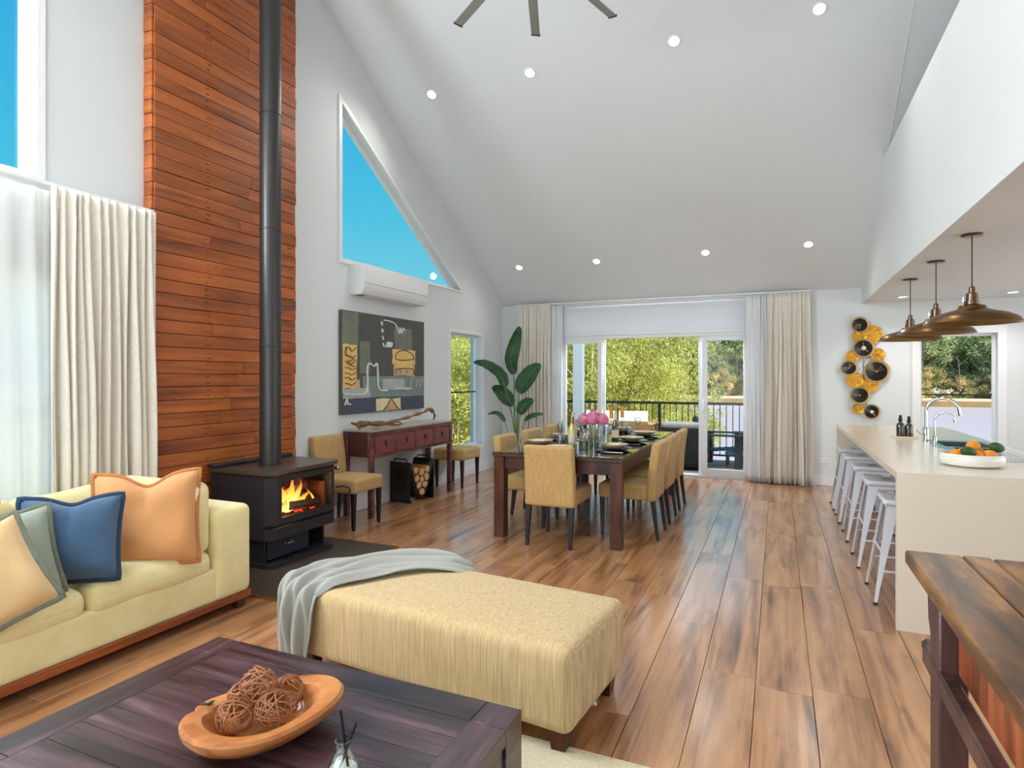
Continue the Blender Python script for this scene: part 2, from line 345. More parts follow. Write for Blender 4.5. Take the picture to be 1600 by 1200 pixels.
# ------------------------------------------------------------------ mesh building
class MB:
    def __init__(s): s.v = []; s.f = []; s.xf = None
    def add(s, vs, fs):
        o = len(s.v)
        if s.xf is not None: vs = [tuple(s.xf @ Vector(p)) for p in vs]
        s.v += [tuple(p) for p in vs]; s.f += [tuple(o + i for i in f) for f in fs]
        return s
    def box(s, x0, x1, y0, y1, z0, z1, b=0.):
        if b <= 0:
            vs = [(x, y, z) for z in (z0, z1) for y in (y0, y1) for x in (x0, x1)]
            return s.add(vs, [(0, 2, 3, 1), (4, 5, 7, 6), (0, 1, 5, 4), (2, 6, 7, 3), (0, 4, 6, 2), (1, 3, 7, 5)])
        b = min(b, (x1 - x0) * .49, (y1 - y0) * .49, (z1 - z0) * .49)
        vs = []; idx = {}
        X = (x0, x1); Y = (y0, y1); Z = (z0, z1); sg = (1, -1)
        for i in (0, 1):
            for j in (0, 1):
                for k in (0, 1):
                    c = (X[i], Y[j], Z[k]); d = (sg[i] * b, sg[j] * b, sg[k] * b)
                    for a in range(3):
                        p = [c[q] + (0 if q == a else d[q]) for q in range(3)]
                        idx[i, j, k, a] = len(vs); vs.append(p)
        fs = []
        for i in (0, 1): fs.append([idx[i, j, k, 0] for j, k in ((0, 0), (1, 0), (1, 1), (0, 1))])
        for j in (0, 1): fs.append([idx[i, j, k, 1] for i, k in ((0, 0), (1, 0), (1, 1), (0, 1))])
        for k in (0, 1): fs.append([idx[i, j, k, 2] for i, j in ((0, 0), (1, 0), (1, 1), (0, 1))])
        for j in (0, 1):
            for k in (0, 1): fs.append([idx[0, j, k, 1], idx[1, j, k, 1], idx[1, j, k, 2], idx[0, j, k, 2]])
        for i in (0, 1):
            for k in (0, 1): fs.append([idx[i, 0, k, 0], idx[i, 1, k, 0], idx[i, 1, k, 2], idx[i, 0, k, 2]])
        for i in (0, 1):
            for j in (0, 1): fs.append([idx[i, j, 0, 0], idx[i, j, 1, 0], idx[i, j, 1, 1], idx[i, j, 0, 1]])
        for i in (0, 1):
            for j in (0, 1):
                for k in (0, 1): fs.append([idx[i, j, k, a] for a in range(3)])
        return s.add(vs, fs)
    def rbox(s, c, sz, r, n=8, fn=None):
        """rounded upholstery block"""
        h = [q / 2 for q in sz]; r = min([r] + h)
        vs = []; key = {}; fs = []
        def cuts(L):
            m = L / 2 - r
            out = [-L / 2 + r * (1 - math.cos(t * pi / 2 / 3)) for t in range(3)]
            inner = [-m + 2 * m * t / n for t in range(n + 1)]
            return out + inner + [-q for q in reversed(out)]
        cs = [cuts(q) for q in sz]
        def vid(p):
            k = tuple(round(q, 6) for q in p)
            if k not in key:
                inn = [max(-(h[a] - r), min(h[a] - r, p[a])) for a in range(3)]
                d = Vector([p[a] - inn[a] for a in range(3)])
                if d.length > 1e-9: d = d.normalized() * r
                q = [inn[a] + d[a] for a in range(3)]
                if fn: q = fn(q, h)
                key[k] = len(vs); vs.append([q[a] + c[a] for a in range(3)])
            return key[k]
        for a in range(3):
            u, w = [(1, 2), (2, 0), (0, 1)][a]
            for sg in (-1, 1):
                for i in range(len(cs[u]) - 1):
                    for j in range(len(cs[w]) - 1):
                        q = []
                        for di, dj in ((0, 0), (1, 0), (1, 1), (0, 1)):
                            p = [0, 0, 0]; p[a] = sg * h[a]; p[u] = cs[u][i + di]; p[w] = cs[w][j + dj]
                            q.append(vid(p))
                        if len(set(q)) > 2: fs.append([x for n_, x in enumerate(q) if x not in q[:n_]])
        return s.add(vs, fs)
    def tube(s, pts, r, seg=8, cap=True, closed=False, flat=1.):
        pts = [Vector(p) for p in pts]; n = len(pts)
        rs = r if isinstance(r, (list, tuple)) else [r] * n
        vs = []; fs = []; prev = None
        for i, p in enumerate(pts):
            if closed: t = pts[(i + 1) % n] - pts[i - 1]
            else: t = pts[min(i + 1, n - 1)] - pts[max(i - 1, 0)]
            t.normalize()
            if prev is None:
                a = Vector((0, 0, 1)) if abs(t.z) < .9 else Vector((1, 0, 0))
                u = t.cross(a).normalized()
            else:
                u = prev - t * prev.dot(t)
                u = u.normalized() if u.length > 1e-6 else t.orthogonal().normalized()
            prev = u; w = t.cross(u)
            for k in range(seg):
                th = 2 * pi * k / seg
                vs.append(p + u * math.cos(th) * rs[i] + w * math.sin(th) * rs[i] * flat)
        m = n if closed else n - 1
        for i in range(m):
            a, b = i * seg, ((i + 1) % n) * seg
            for k in range(seg): fs.append((a + k, a + (k + 1) % seg, b + (k + 1) % seg, b + k))
        if cap and not closed:
            fs.append(tuple(range(seg))[::-1]); fs.append(tuple((n - 1) * seg + k for k in range(seg)))
        return s.add(vs, fs)
    def lathe(s, prof, c=(0, 0, 0), seg=24, fn=None):
        vs = []; fs = []; n = len(prof)
        for r, z in prof:
            for k in range(seg):
                th = 2 * pi * k / seg; p = (r * math.cos(th), r * math.sin(th), z)
                if fn: p = fn(p, th)
                vs.append((p[0] + c[0], p[1] + c[1], p[2] + c[2]))
        for i in range(n - 1):
            for k in range(seg): fs.append((i * seg + k, i * seg + (k + 1) % seg, (i + 1) * seg + (k + 1) % seg, (i + 1) * seg + k))
        if prof[0][0] > 1e-6: fs.append(tuple(range(seg))[::-1])
        if prof[-1][0] > 1e-6: fs.append(tuple((n - 1) * seg + k for k in range(seg)))
        return s.add(vs, fs)
    def sphere(s, c, r, seg=14, rings=8, sc=(1, 1, 1)):
        vs = []; fs = []
        for i in range(rings + 1):
            ph = pi * i / rings
            for k in range(seg):
                th = 2 * pi * k / seg
                vs.append((c[0] + r * sc[0] * math.sin(ph) * math.cos(th), c[1] + r * sc[1] * math.sin(ph) * math.sin(th), c[2] + r * sc[2] * math.cos(ph)))
        for i in range(rings):
            for k in range(seg): fs.append((i * seg + k, i * seg + (k + 1) % seg, (i + 1) * seg + (k + 1) % seg, (i + 1) * seg + k))
        return s.add(vs, fs)
    def prism(s, poly, a, b, axis='X', holes=()):
        """2D polygon (the other two coordinates, in cyclic order X:(y,z) Y:(x,z) Z:(x,y)) extruded from a to b"""
        loops = [list(poly)] + [list(h) for h in holes]
        def P(p, w): return {'X': (w, p[0], p[1]), 'Y': (p[0], w, p[1]), 'Z': (p[0], p[1], w)}[axis]
        flat = [p for l in loops for p in l]
        tri = tessellate_polygon([[Vector((p[0], p[1], 0)) for p in l] for l in loops])
        n = len(flat); vs = [P(p, a) for p in flat] + [P(p, b) for p in flat]
        fs = [tuple(t) for t in tri] + [tuple(n + i for i in reversed(t)) for t in tri]
        o = 0
        for l in loops:
            for i in range(len(l)):
                j = (i + 1) % len(l); fs.append((o + i, o + j, n + o + j, n + o + i))
            o += len(l)
        return s.add(vs, fs)
    def grid(s, fn, nu, nv):
        vs = [fn(i / nu, j / nv) for i in range(nu + 1) for j in range(nv + 1)]
        fs = [(i * (nv + 1) + j, (i + 1) * (nv + 1) + j, (i + 1) * (nv + 1) + j + 1, i * (nv + 1) + j + 1) for i in range(nu) for j in range(nv)]
        return s.add(vs, fs)
    def sheet(s, fn, nu, nv, th=.004):
        """a cloth with real thickness"""
        top = [[Vector(fn(i / nu, j / nv)) for j in range(nv + 1)] for i in range(nu + 1)]
        vs = []; fs = []
        for i in range(nu + 1):
            for j in range(nv + 1):
                du = top[min(i + 1, nu)][j] - top[max(i - 1, 0)][j]; dv = top[i][min(j + 1, nv)] - top[i][max(j - 1, 0)]
                n = du.cross(dv); n = n.normalized() if n.length > 1e-12 else Vector((0, 0, 1))
                vs.append(top[i][j] + n * th / 2); vs.append(top[i][j] - n * th / 2)
        def I(i, j, k): return (i * (nv + 1) + j) * 2 + k
        for i in range(nu):
            for j in range(nv):
                fs.append((I(i, j, 0), I(i + 1, j, 0), I(i + 1, j + 1, 0), I(i, j + 1, 0)))
                fs.append((I(i, j, 1), I(i, j + 1, 1), I(i + 1, j + 1, 1), I(i + 1, j, 1)))
        for i in range(nu):
            for j in (0, nv): fs.append((I(i, j, 0), I(i + 1, j, 0), I(i + 1, j, 1), I(i, j, 1)))
        for j in range(nv):
            for i in (0, nu): fs.append((I(i, j, 0), I(i, j + 1, 0), I(i, j + 1, 1), I(i, j, 1)))
        return s.add(vs, fs)
    def mesh(s, name, m, sharp=38, recalc=True):
        me = bpy.data.meshes.new(name); me.from_pydata(s.v, [], s.f)
        if recalc:
            bm = bmesh.new(); bm.from_mesh(me); bmesh.ops.recalc_face_normals(bm, faces=bm.faces); bm.to_mesh(me); bm.free()
        me.polygons.foreach_set('use_smooth', [True] * len(me.polygons))
        if sharp: me.set_sharp_from_angle(angle=math.radians(sharp))
        me.materials.append(m); me.update()
        return me

def link(name, me, parent=None, loc=(0, 0, 0), rot=(0, 0, 0), scale=(1, 1, 1)):
    o = bpy.data.objects.new(name, me); COL.objects.link(o)
    o.location = loc; o.rotation_euler = rot; o.scale = scale
    if parent is not None: o.parent = parent
    return o

def part(name, mb, m, parent, loc=(0, 0, 0), rot=(0, 0, 0), label=None, sharp=38, kind=None):
    """a part: own mesh; loc re-centres nothing, shapes are given in the parent's coordinates"""
    if isinstance(m, str): m = M[m]
    o = link(name, mb.mesh(name, m, sharp), parent, loc, rot)
    if label: o['label'] = label
    if kind: o['kind'] = kind
    return o

def thing(name, label, cat, loc=(0, 0, 0), rz=0., group=None, kind=None):
    o = bpy.data.objects.new(name, None); COL.objects.link(o); o.empty_display_size = .1
    o.location = loc; o.rotation_euler = (0, 0, rz)
    if kind: o['kind'] = kind
    if label: o['label'] = label
    if cat: o['category'] = cat
    if group: o['group'] = group
    return o

def solo(name, mb, m, label=None, cat=None, group=None, kind=None, sharp=38, rebase=True):
    """a thing that is one mesh, its origin moved to its base"""
    if isinstance(m, str): m = M[m]
    c = (0, 0, 0)
    if rebase:
        xs, ys, zs = zip(*mb.v)
        c = ((min(xs) + max(xs)) / 2, (min(ys) + max(ys)) / 2, min(zs))
        mb.v = [(p[0] - c[0], p[1] - c[1], p[2] - c[2]) for p in mb.v]
    o = link(name, mb.mesh(name, m, sharp), None, c)
    if kind: o['kind'] = kind
    if label: o['label'] = label
    if cat: o['category'] = cat
    if group: o['group'] = group
    return o

def dup(root, loc=None, rz=None, label=None, group=None):
    kids = {}
    for o in list(bpy.data.objects):
        if o.parent is not None: kids.setdefault(o.parent.name, []).append(o)
    def rec(o, par):
        c = o.copy(); COL.objects.link(c)
        if par is not None: c.parent = par
        for k in kids.get(o.name, []): rec(k, c)
        return c
    r = rec(root, None)
    if loc is not None: r.location = loc
    if rz is not None: r.rotation_euler = (0, 0, rz)
    if label: r['label'] = label
    if group: r['group'] = group
    return r

def interp(pts, t):
    """Catmull-Rom through pts"""
    n = len(pts) - 1; x = min(max(t, 0), 1) * n; i = min(int(x), n - 1); f = x - i
    p = [Vector(pts[max(0, min(n, i + k))]) for k in (-1, 0, 1, 2)]
    return .5 * ((2 * p[1]) + (-p[0] + p[2]) * f + (2 * p[0] - 5 * p[1] + 4 * p[2] - p[3]) * f * f + (-p[0] + 3 * p[1] - 3 * p[2] + p[3]) * f ** 3)
# ------------------------------------------------------------------ the room
XL, XR, YB, YF = -4.19, 4.60, -1.83, 9.09
RIDGE, RZ = 3.63, 2.63 + .609 * (9.09 - 3.63)
def roofz(y): return RZ - .609 * abs(y - RIDGE)
def struct(name, mb, m, parent=None, rebase=False):
    o = solo(name, mb, m, kind='structure', rebase=rebase)
    if parent is not None: o.parent = parent
    return o

# floor with its planks (running away from the camera)
m_ = MB(); m_.box(XL - .15, XR + .15, YB - .15, YF, -.16, -.012)
floor = struct('floor', m_, 'subfloor')
PW, PL = .2425, 1.52
pm = {}
def plank_mesh(w, l):
    k = (round(w, 3), round(l, 3))
    if k not in pm:
        b = MB(); b.box(-w / 2 + .0011, w / 2 - .0011, -l / 2 + .0011, l / 2 - .0011, -.012, 0, .0012)
        pm[k] = b.mesh('plank', M['floor'])
    return pm[k]
x = -.096 - PW * 17; col_i = 0
cuts_fixed = {0: 3.36, 1: 4.9}
while x < 2.7:
    x0, x1 = max(x, XL), x + PW
    if x1 > XL + .01:
        y = YB + R.choice([0, .32, .63, .95, 1.25]) - PL + (.0 if col_i % 2 else .4)
        while y < YF:
            y0, y1 = max(y, YB), min(y + PL, YF)
            if y1 - y0 > .03 and y1 > -.5:
                link('plank', plank_mesh(x1 - x0, y1 - y0), floor, ((x0 + x1) / 2, (y0 + y1) / 2, 0))
            y += PL
    x += PW; col_i += 1
m_ = MB(); m_.box(x, XR, YB, YF, -.012, 0); o = struct('kitchen_floor_infill', m_, 'floor'); o.name = 'floor_covering'; o.parent = floor

# left gable wall with its openings (profile in y, z)
def gable(y0, y1, z0=0.):
    p = [(y0, z0), (y1, z0), (y1, roofz(y1))]
    if y0 < RIDGE < y1: p.append((RIDGE, RZ))
    p.append((y0, roofz(y0))); return p
TRI = [(5.05, 2.70), (7.66, 2.70), (5.05, 4.33)]
TRIm = [(2 * RIDGE - y, z) for y, z in TRI][::-1]
LOW = [(-.40, .02), (2.36, .02), (2.36, 2.04), (-.40, 2.04)]
WIN = [(7.34, .43), (8.33, .43), (8.33, 2.09), (7.34, 2.09)]
m_ = MB(); m_.prism(gable(YB - .15, YF + .15), XL - .15, XL, 'X', [TRI, TRIm, LOW, WIN]); struct('wall_left', m_, 'wall')
# far wall (profile in x, z)
DOOR = [(-3.19, 0), (-.33, 0), (-.33, 2.10), (-3.19, 2.10)]
BL = [(-3.16, 2.125), (-.35, 2.125), (-.35, 2.575), (-3.16, 2.575)]
KW = [(1.66, .45), (2.45, .45), (2.45, 2.0), (1.66, 2.0)]
outer = [(XL, 0), (-3.19, 0), (-3.19, 2.10), (-.33, 2.10), (-.33, 0), (XR, 0), (XR, 2.63), (XL, 2.63)]
m_ = MB(); m_.prism(outer, YF, YF + .15, 'Y', [BL, KW]); struct('wall_far', m_, 'wall')
m_ = MB(); m_.prism([(XL, 0), (XR, 0), (XR, 2.63), (XL, 2.63)], YB - .15, YB, 'Y'); struct('wall_back', m_, 'wall')
m_ = MB(); m_.prism(gable(YB - .15, YF + .15), XR, XR + .15, 'X'); struct('wall_right', m_, 'wall')
# bulkhead along the kitchen, and the low kitchen ceiling
TOP = 3.735
yt = YF - (TOP - 2.63) / .609; yb = YB + (TOP - 2.63) / .609
m_ = MB(); m_.prism([(YB, 2.42), (YF, 2.42), (YF, 2.63), (yt, TOP), (yb, TOP), (YB, 2.63)], 1.01, 1.14, 'X'); struct('wall_kitchen', m_, 'wall')
m_ = MB(); m_.box(1.14, XR, YB, YF, 2.42, 2.56); struct('ceiling_kitchen', m_, 'ceil')
m_ = MB(); m_.prism([(YB, 2.56), (YF, 2.56), (YF, 2.63), (RIDGE, RZ), (YB, 2.63)], 2.5, 2.6, 'X'); struct('wall_loft', m_, 'wall')
# raked ceiling
m_ = MB(); t_ = .16
E0 = roofz(YF + .3)
m_.prism([(YF + .3, E0), (RIDGE, RZ), (RIDGE, RZ + t_), (YF + .3, E0 + t_)], XL - .5, XR + .2, 'X')
m_.prism([(YB - .3, E0), (RIDGE, RZ), (RIDGE, RZ + t_), (YB - .3, E0 + t_)], XL - .5, XR + .2, 'X')
struct('ceiling', m_, 'ceil')
m_ = MB()
for y0, y1 in ((yt, RIDGE), (RIDGE, yb)):
    m_.prism([(y0, roofz(y0) - .004), (y1, roofz(y1) - .004), (y1, roofz(y1) + .01), (y0, roofz(y0) + .01)], 1.03, 1.042, 'X')
struct('trim_1', m_, 'ceil')

# baseboards
m_ = MB(); m_.box(XL, XL + .016, 4.33, YF, 0, .13, .004); struct('baseboard_left', m_, 'trim')
m_ = MB(); m_.box(XL + .02, -3.27, YF - .016, YF, 0, .13, .004); m_.box(-.25, XR, YF - .016, YF, 0, .13, .004); struct('baseboard_far', m_, 'trim')

# windows
def win(n, label=None):
    o = thing('window_%d' % n, None, None, kind='structure'); return o
def frame_poly(mb, poly, w, a, b, axis='X'):
    """a frame ring w wide inside poly"""
    k = len(poly); cx = sum(p[0] for p in poly) / k; cy = sum(p[1] for p in poly) / k
    inn = []
    area = sum(poly[i][0] * poly[(i + 1) % k][1] - poly[(i + 1) % k][0] * poly[i][1] for i in range(k))
    s_ = 1 if area > 0 else -1
    for i in range(k):
        p0, p1, p2 = Vector(poly[i - 1]), Vector(poly[i]), Vector(poly[(i + 1) % k])
        d0 = (p1 - p0).normalized(); d1 = (p2 - p1).normalized()
        n0 = Vector((-d0.y, d0.x)) * s_; n1 = Vector((-d1.y, d1.x)) * s_
        bis = (n0 + n1); bis = bis / (bis.dot(n0)) if abs(bis.dot(n0)) > 1e-6 else n0
        inn.append(tuple(p1 + bis * w))
    mb.prism(poly, a, b, axis, [inn]); return inn

def window_in(n, poly, axis, wall0, wall1, arch=.07, side=1, bars=(), fw=.035, midbar=False):
    """wall0 = room face; wall1 = outer face"""
    o = win(n)
    b = MB(); d = (wall1 - wall0)
    inn = frame_poly(b, poly, fw, wall0 + d * .55, wall0 + d * .8, axis)
    for (p, q, r_) in bars:
        b.prism([(p[0], p[1] - r_), (q[0], q[1] - r_), (q[0], q[1] + r_), (p[0], p[1] + r_)], wall0 + d * .57, wall0 + d * .78, axis)
    part('window_frame', b, 'alum', o)
    b = MB(); b.prism(inn, wall0 + d * .66, wall0 + d * .69, axis); part('glass_pane', b, 'glass', o)
    if midbar:
        us = [p[0] for p in poly]; b = MB(); b.prism([(min(us) + fw, 1.225), (max(us) - fw, 1.225), (max(us) - fw, 1.243), (min(us) + fw, 1.243)], wall0 + d * .6, wall0 + d * .75, axis); part('meeting_rail', b, 'dark', o, label='thin dark meeting rail')
    b = MB(); sg = -1 if wall1 > wall0 else 1
    # architrave around the hole on the room face
    k = len(poly); area = sum(poly[i][0] * poly[(i + 1) % k][1] - poly[(i + 1) % k][0] * poly[i][1] for i in range(k)); s_ = -1 if area > 0 else 1
    out = []
    for i in range(k):
        p0, p1, p2 = Vector(poly[i - 1]), Vector(poly[i]), Vector(poly[(i + 1) % k])
        d0 = (p1 - p0).normalized(); d1 = (p2 - p1).normalized()
        n0 = Vector((-d0.y, d0.x)) * s_; n1 = Vector((-d1.y, d1.x)) * s_
        bis = n0 + n1; ln = bis.dot(n0); bis = bis / max(ln, .35); out.append(tuple(p1 + bis * arch))
    b.prism(out, wall0 + sg * .018, wall0, axis, [poly]); part('architrave', b, 'trim', o)
    return o
window_in(1, TRI, 'X', XL, XL - .15, .045)
window_in(2, TRIm, 'X', XL, XL - .15, .045)
window_in(3, LOW, 'X', XL, XL - .15, .06, bars=[((-.4, 1.235), (2.36, 1.235), .02), ])
window_in(4, WIN, 'X', XL, XL - .15, .055, bars=[], fw=.03, midbar=True)
window_in(5, KW, 'Y', YF, YF + .15, .09, fw=.03, midbar=True)
# roller blind closed over the highlight window above the sliding doors
o = win(6); b = MB(); frame_poly(b, BL, .03, YF + .06, YF + .13, 'Y'); part('window_frame', b, 'alum', o)
b = MB(); b.prism(BL, YF + .1, YF + .104, 'Y'); part('glass_pane', b, 'glass', o)
b = MB(); b.box(-3.155, -.355, YF + .035, YF + .04, 2.15, 2.57)
t = thing('roller_blind', 'long white roller blind drawn down over the highlight window above the sliding doors', 'blind', (-1.755, YF + .037, 2.13))
b = MB(); b.box(-1.4, 1.4, -.003, .003, .015, .42); part('blind_cloth', b, 'blind', t)
b = MB(); b.box(-1.4, 1.4, -.01, .01, 0, .022, .004); part('bottom_bar', b, 'alum', t)

# sliding doors
o = thing('door_1', None, None, kind='structure')
b = MB(); y0, y1 = YF + .02, YF + .14
b.box(-3.19, -3.15, y0, y1, 0, 2.10); b.box(-.37, -.33, y0, y1, 0, 2.10); b.box(-3.19, -.33, y0, y1, 2.055, 2.10); b.box(-3.19, -.33, y0, y1, 0, .03)
part('door_frame', b, 'alum', o)
def sash(x0, x1, y, fw, name, bottom=.1):
    b = MB()
    b.box(x0, x0 + fw, y, y + .04, .03, 2.055, .004); b.box(x1 - fw, x1, y, y + .04, .03, 2.055, .004)
    b.box(x0 + fw, x1 - fw, y, y + .04, 1.985, 2.055, .004); b.box(x0 + fw, x1 - fw, y, y + .04, .03, .03 + bottom, .004)
    s = part(name, b, 'alum', o)
    b = MB(); b.box(x0 + fw, x1 - fw, y + .018, y + .024, .03 + bottom, 1.985); part('glass_pane', b, 'glass', s)
    return s
sash(-3.15, -2.50, YF + .03, .07, 'sliding_panel')
s_ = sash(-1.01, -.37, YF + .03, .075, 'sliding_panel')
b = MB(); b.box(-.99, -.965, YF - .01, YF + .03, .95, 1.12, .006); part('door_handle', b, 'alum', s_)
b = MB(); b.box(-2.5, -2.46, YF + .09, YF + .13, .03, 2.055, .004); b.box(-1.06, -1.01, YF + .09, YF + .13, .03, 2.055, .004); part('fixed_mullion', b, 'alum', o)
b = MB(); b.box(-3.28, -3.19, YF - .018, YF, 0, 2.12, .004); b.box(-.33, -.24, YF - .018, YF, 0, 2.12, .004); b.box(-3.28, -.24, YF - .018, YF, 2.10, 2.13, .003); part('architrave', b, 'trim', o)
b = MB(); b.box(-3.2, -.3, YF - .03, YF, 2.585, 2.61, .004); struct('trim_2', b, 'trim')

# timber-clad chimney breast with individual boards
ch = thing('timber_chimney_breast', 'tall chimney breast clad in reclaimed red-brown boards behind the wood heater', 'chimney', (-4.14, 3.61, 0))
b = MB(); b.prism([(-.675, 0), (.675, 0), (.675, roofz(4.285) - .02), (.02, RZ - .02), (-.675, roofz(2.935) - .03)], -.05, .015, 'X'); part('batten_backing', b, 'cladback', ch)
bm_cache = {}
def board(l, h, t):
    k = (round(l, 2), round(h, 3), t)
    if k not in bm_cache:
        b = MB(); b.box(0, t, -l / 2, l / 2, -h / 2, h / 2, .002); bm_cache[k] = b.mesh('board', M['clad'])
    return bm_cache[k]
BH = .0985; z = .002; i = 0
joints = {}
while z < 5.93:
    h = BH - .004
    zc = z + BH / 2
    a0 = max(-.69, -(RZ - .03 - z - BH) / .609); a1 = min(.69, (RZ - .03 - z - BH) / .609)
    if a1 - a0 < .1: break
    a0 -= R.uniform(0, .004); a1 += R.uniform(0, .008)
    cuts = [a0]
    if R.random() < .42: cuts.append(round(R.uniform(-.35, .45), 2))
    cuts.append(a1)
    for p, q in zip(cuts, cuts[1:]):
        t_ = R.choice([.024, .028, .031])
        link('board', board(q - p - .002, h, t_), ch, (.016, (p + q) / 2, zc))
    # return boards on the near side
    link('side_board', board(.085, h, .02), ch, (-.007, -.69 + R.uniform(-.002, .002), zc), (0, 0, -pi / 2))
    z += BH
b = MB(); rn = random.Random(12); zz = .05; k = 0
while zz < 5.2:
    y0 = -.27 + rn.uniform(-.012, .012)
    for dz in (-.022, .022):
        if rn.random() < .75:
            L = rn.uniform(.012, .05); b.box(.0455, .0478, y0, y0 + L, zz + dz - .0022, zz + dz + .0022)
        if rn.random() < .3: b.box(.0455, .0478, .60 + rn.uniform(-.01, .01), .615 + rn.uniform(0, .02), zz + dz - .002, zz + dz + .002)
    zz += BH
part('nail_marks', b, 'cladback', ch, kind='stuff')
# hearth
hp = thing('hearth_pad', 'dark brown hearth pad on the floor under the wood heater', 'hearth', (-3.52, 3.62, 0))
b = MB(); b.box(-.62, .56, -.665, .665, 0, .012); part('tile', b, 'hearth', hp)
b = MB(); b.box(.56, .572, -.677, .677, 0, .014); b.box(-.62, .56, -.677, -.665, 0, .014); b.box(-.62, .56, .665, .677, 0, .014); part('edge_strip', b, 'gold', hp, label='brass edge strip')

# power outlets
def outlet(loc, label):
    t = thing('power_outlet', label, 'outlet', loc)
    b = MB(); b.box(-.057, .057, -.009, 0, -.036, .036, .003); part('plate', b, 'plastic', t)
    for sx in (-.028, .028):
        b = MB(); b.box(sx - .007, sx + .007, -.012, -.008, -.022, -.008, .001); part('switch', b, 'plastic', t)
        b = MB(); b.box(sx - .006, sx - .003, -.0105, -.0088, .004, .016); b.box(sx + .003, sx + .006, -.0105, -.0088, .004, .016); part('socket_slots', b, 'dark', t)
    return t
outlet((.558, YF, .33), 'white double power outlet low on the far wall right of the curtain')

# downlights
def downlight(loc, label, group, tilt=0, r=.048, power=26):
    t = thing('downlight', label, 'downlight', loc, 0, group)
    t.rotation_euler = (tilt, 0, 0)
    b = MB(); b.lathe([(r, -.001), (r + .013, -.001), (r + .013, -.005), (r + .001, -.009), (r, -.001)], seg=20); part('trim_ring', b, 'plastic', t)
    b = MB(); b.lathe([(0, -.004), (r, -.004), (r, -.001), (0, -.001)], seg=20); part('lens', b, 'lampon', t)
    l = light('lamp_light', 'SPOT', (0, 0, -.04), power, (1, .97, .93), .05, d=(0, 0, -1), parent=t, spot=2.5)
    return t
DL = [(-3.549, 5.81, 'upper', 'first from the left wall'), (-2.36, 5.81, 'upper', 'second from the left wall'), (-.893, 5.81, 'upper', 'third from the left wall'), (.33, 5.81, 'upper', 'nearest the kitchen bulkhead'),
      (-3.549, 8.31, 'lower', 'first from the left wall'), (-2.355, 8.31, 'lower', 'second from the left wall'), (-.874, 8.31, 'lower', 'third from the left wall'), (.35, 8.31, 'lower', 'nearest the kitchen bulkhead')]
for x, y, row, w in DL:
    t = downlight((x, y, roofz(y)), 'round lit downlight in the %s row on the raked ceiling, %s' % (row, w), 'downlights on the raked ceiling', -math.atan(.609), power=34 if row == 'upper' else 11)
for x, y in ((-3.549, 1.45), (-2.36, 1.45), (-.893, 1.45), (.33, 1.45)):   # the same rows on the near slope above the camera
    light('lamp_light', 'SPOT', (x, y, roofz(y) - .05), 26, (1, .97, .93), .05, d=(0, 0, -1), spot=2.5)
downlight((1.37, 8.47, 2.42), 'flat lit downlight in the kitchen ceiling beyond the farthest pendant', 'downlights in the kitchen ceiling')
downlight((2.43, 8.5, 2.42), 'flat lit downlight in the kitchen ceiling above the window, at the right edge', 'downlights in the kitchen ceiling')

# ceiling fan hung from the ridge
fan = thing('ceiling_fan', 'many-bladed grey ceiling fan hanging from the ridge at the top of the room', 'ceiling fan', (-1.48, 3.61, 4.24))
b = MB(); b.lathe([(.0, .14), (.09, .13), (.11, .06), (.11, .0), (.06, -.05), (0, -.055)], seg=24); part('motor_hub', b, 'fan', fan)
b = MB(); b.lathe([(.016, .13), (.016, RZ - 4.24 - .02)], seg=12); part('down_rod', b, 'fan', fan)
b = MB(); b.lathe([(.06, RZ - 4.24 - .12), (.07, RZ - 4.24 - .02)], seg=16); part('canopy', b, 'fan', fan)
bl = MB()
bl.xf = Matrix.Rotation(.16, 4, 'X'); bl.box(.1, 1.03, -.036, .036, -.004, .004, .002); bl.xf = None
blm = bl.mesh('blade', M['fan']); tipb = MB(); tipb.xf = Matrix.Rotation(.16, 4, 'X'); tipb.box(1.03, 1.04, -.038, .038, -.009, .009, .002)
tipm = tipb.mesh('blade_tip', M['dark'])
yaw = math.atan2(415, 940)
for k in range(10):
    a = math.radians(85 + 36 * k) + yaw
    p = link('blade', blm, fan, (0, 0, .02), (0, 0, a)); link('blade_tip', tipm, p)

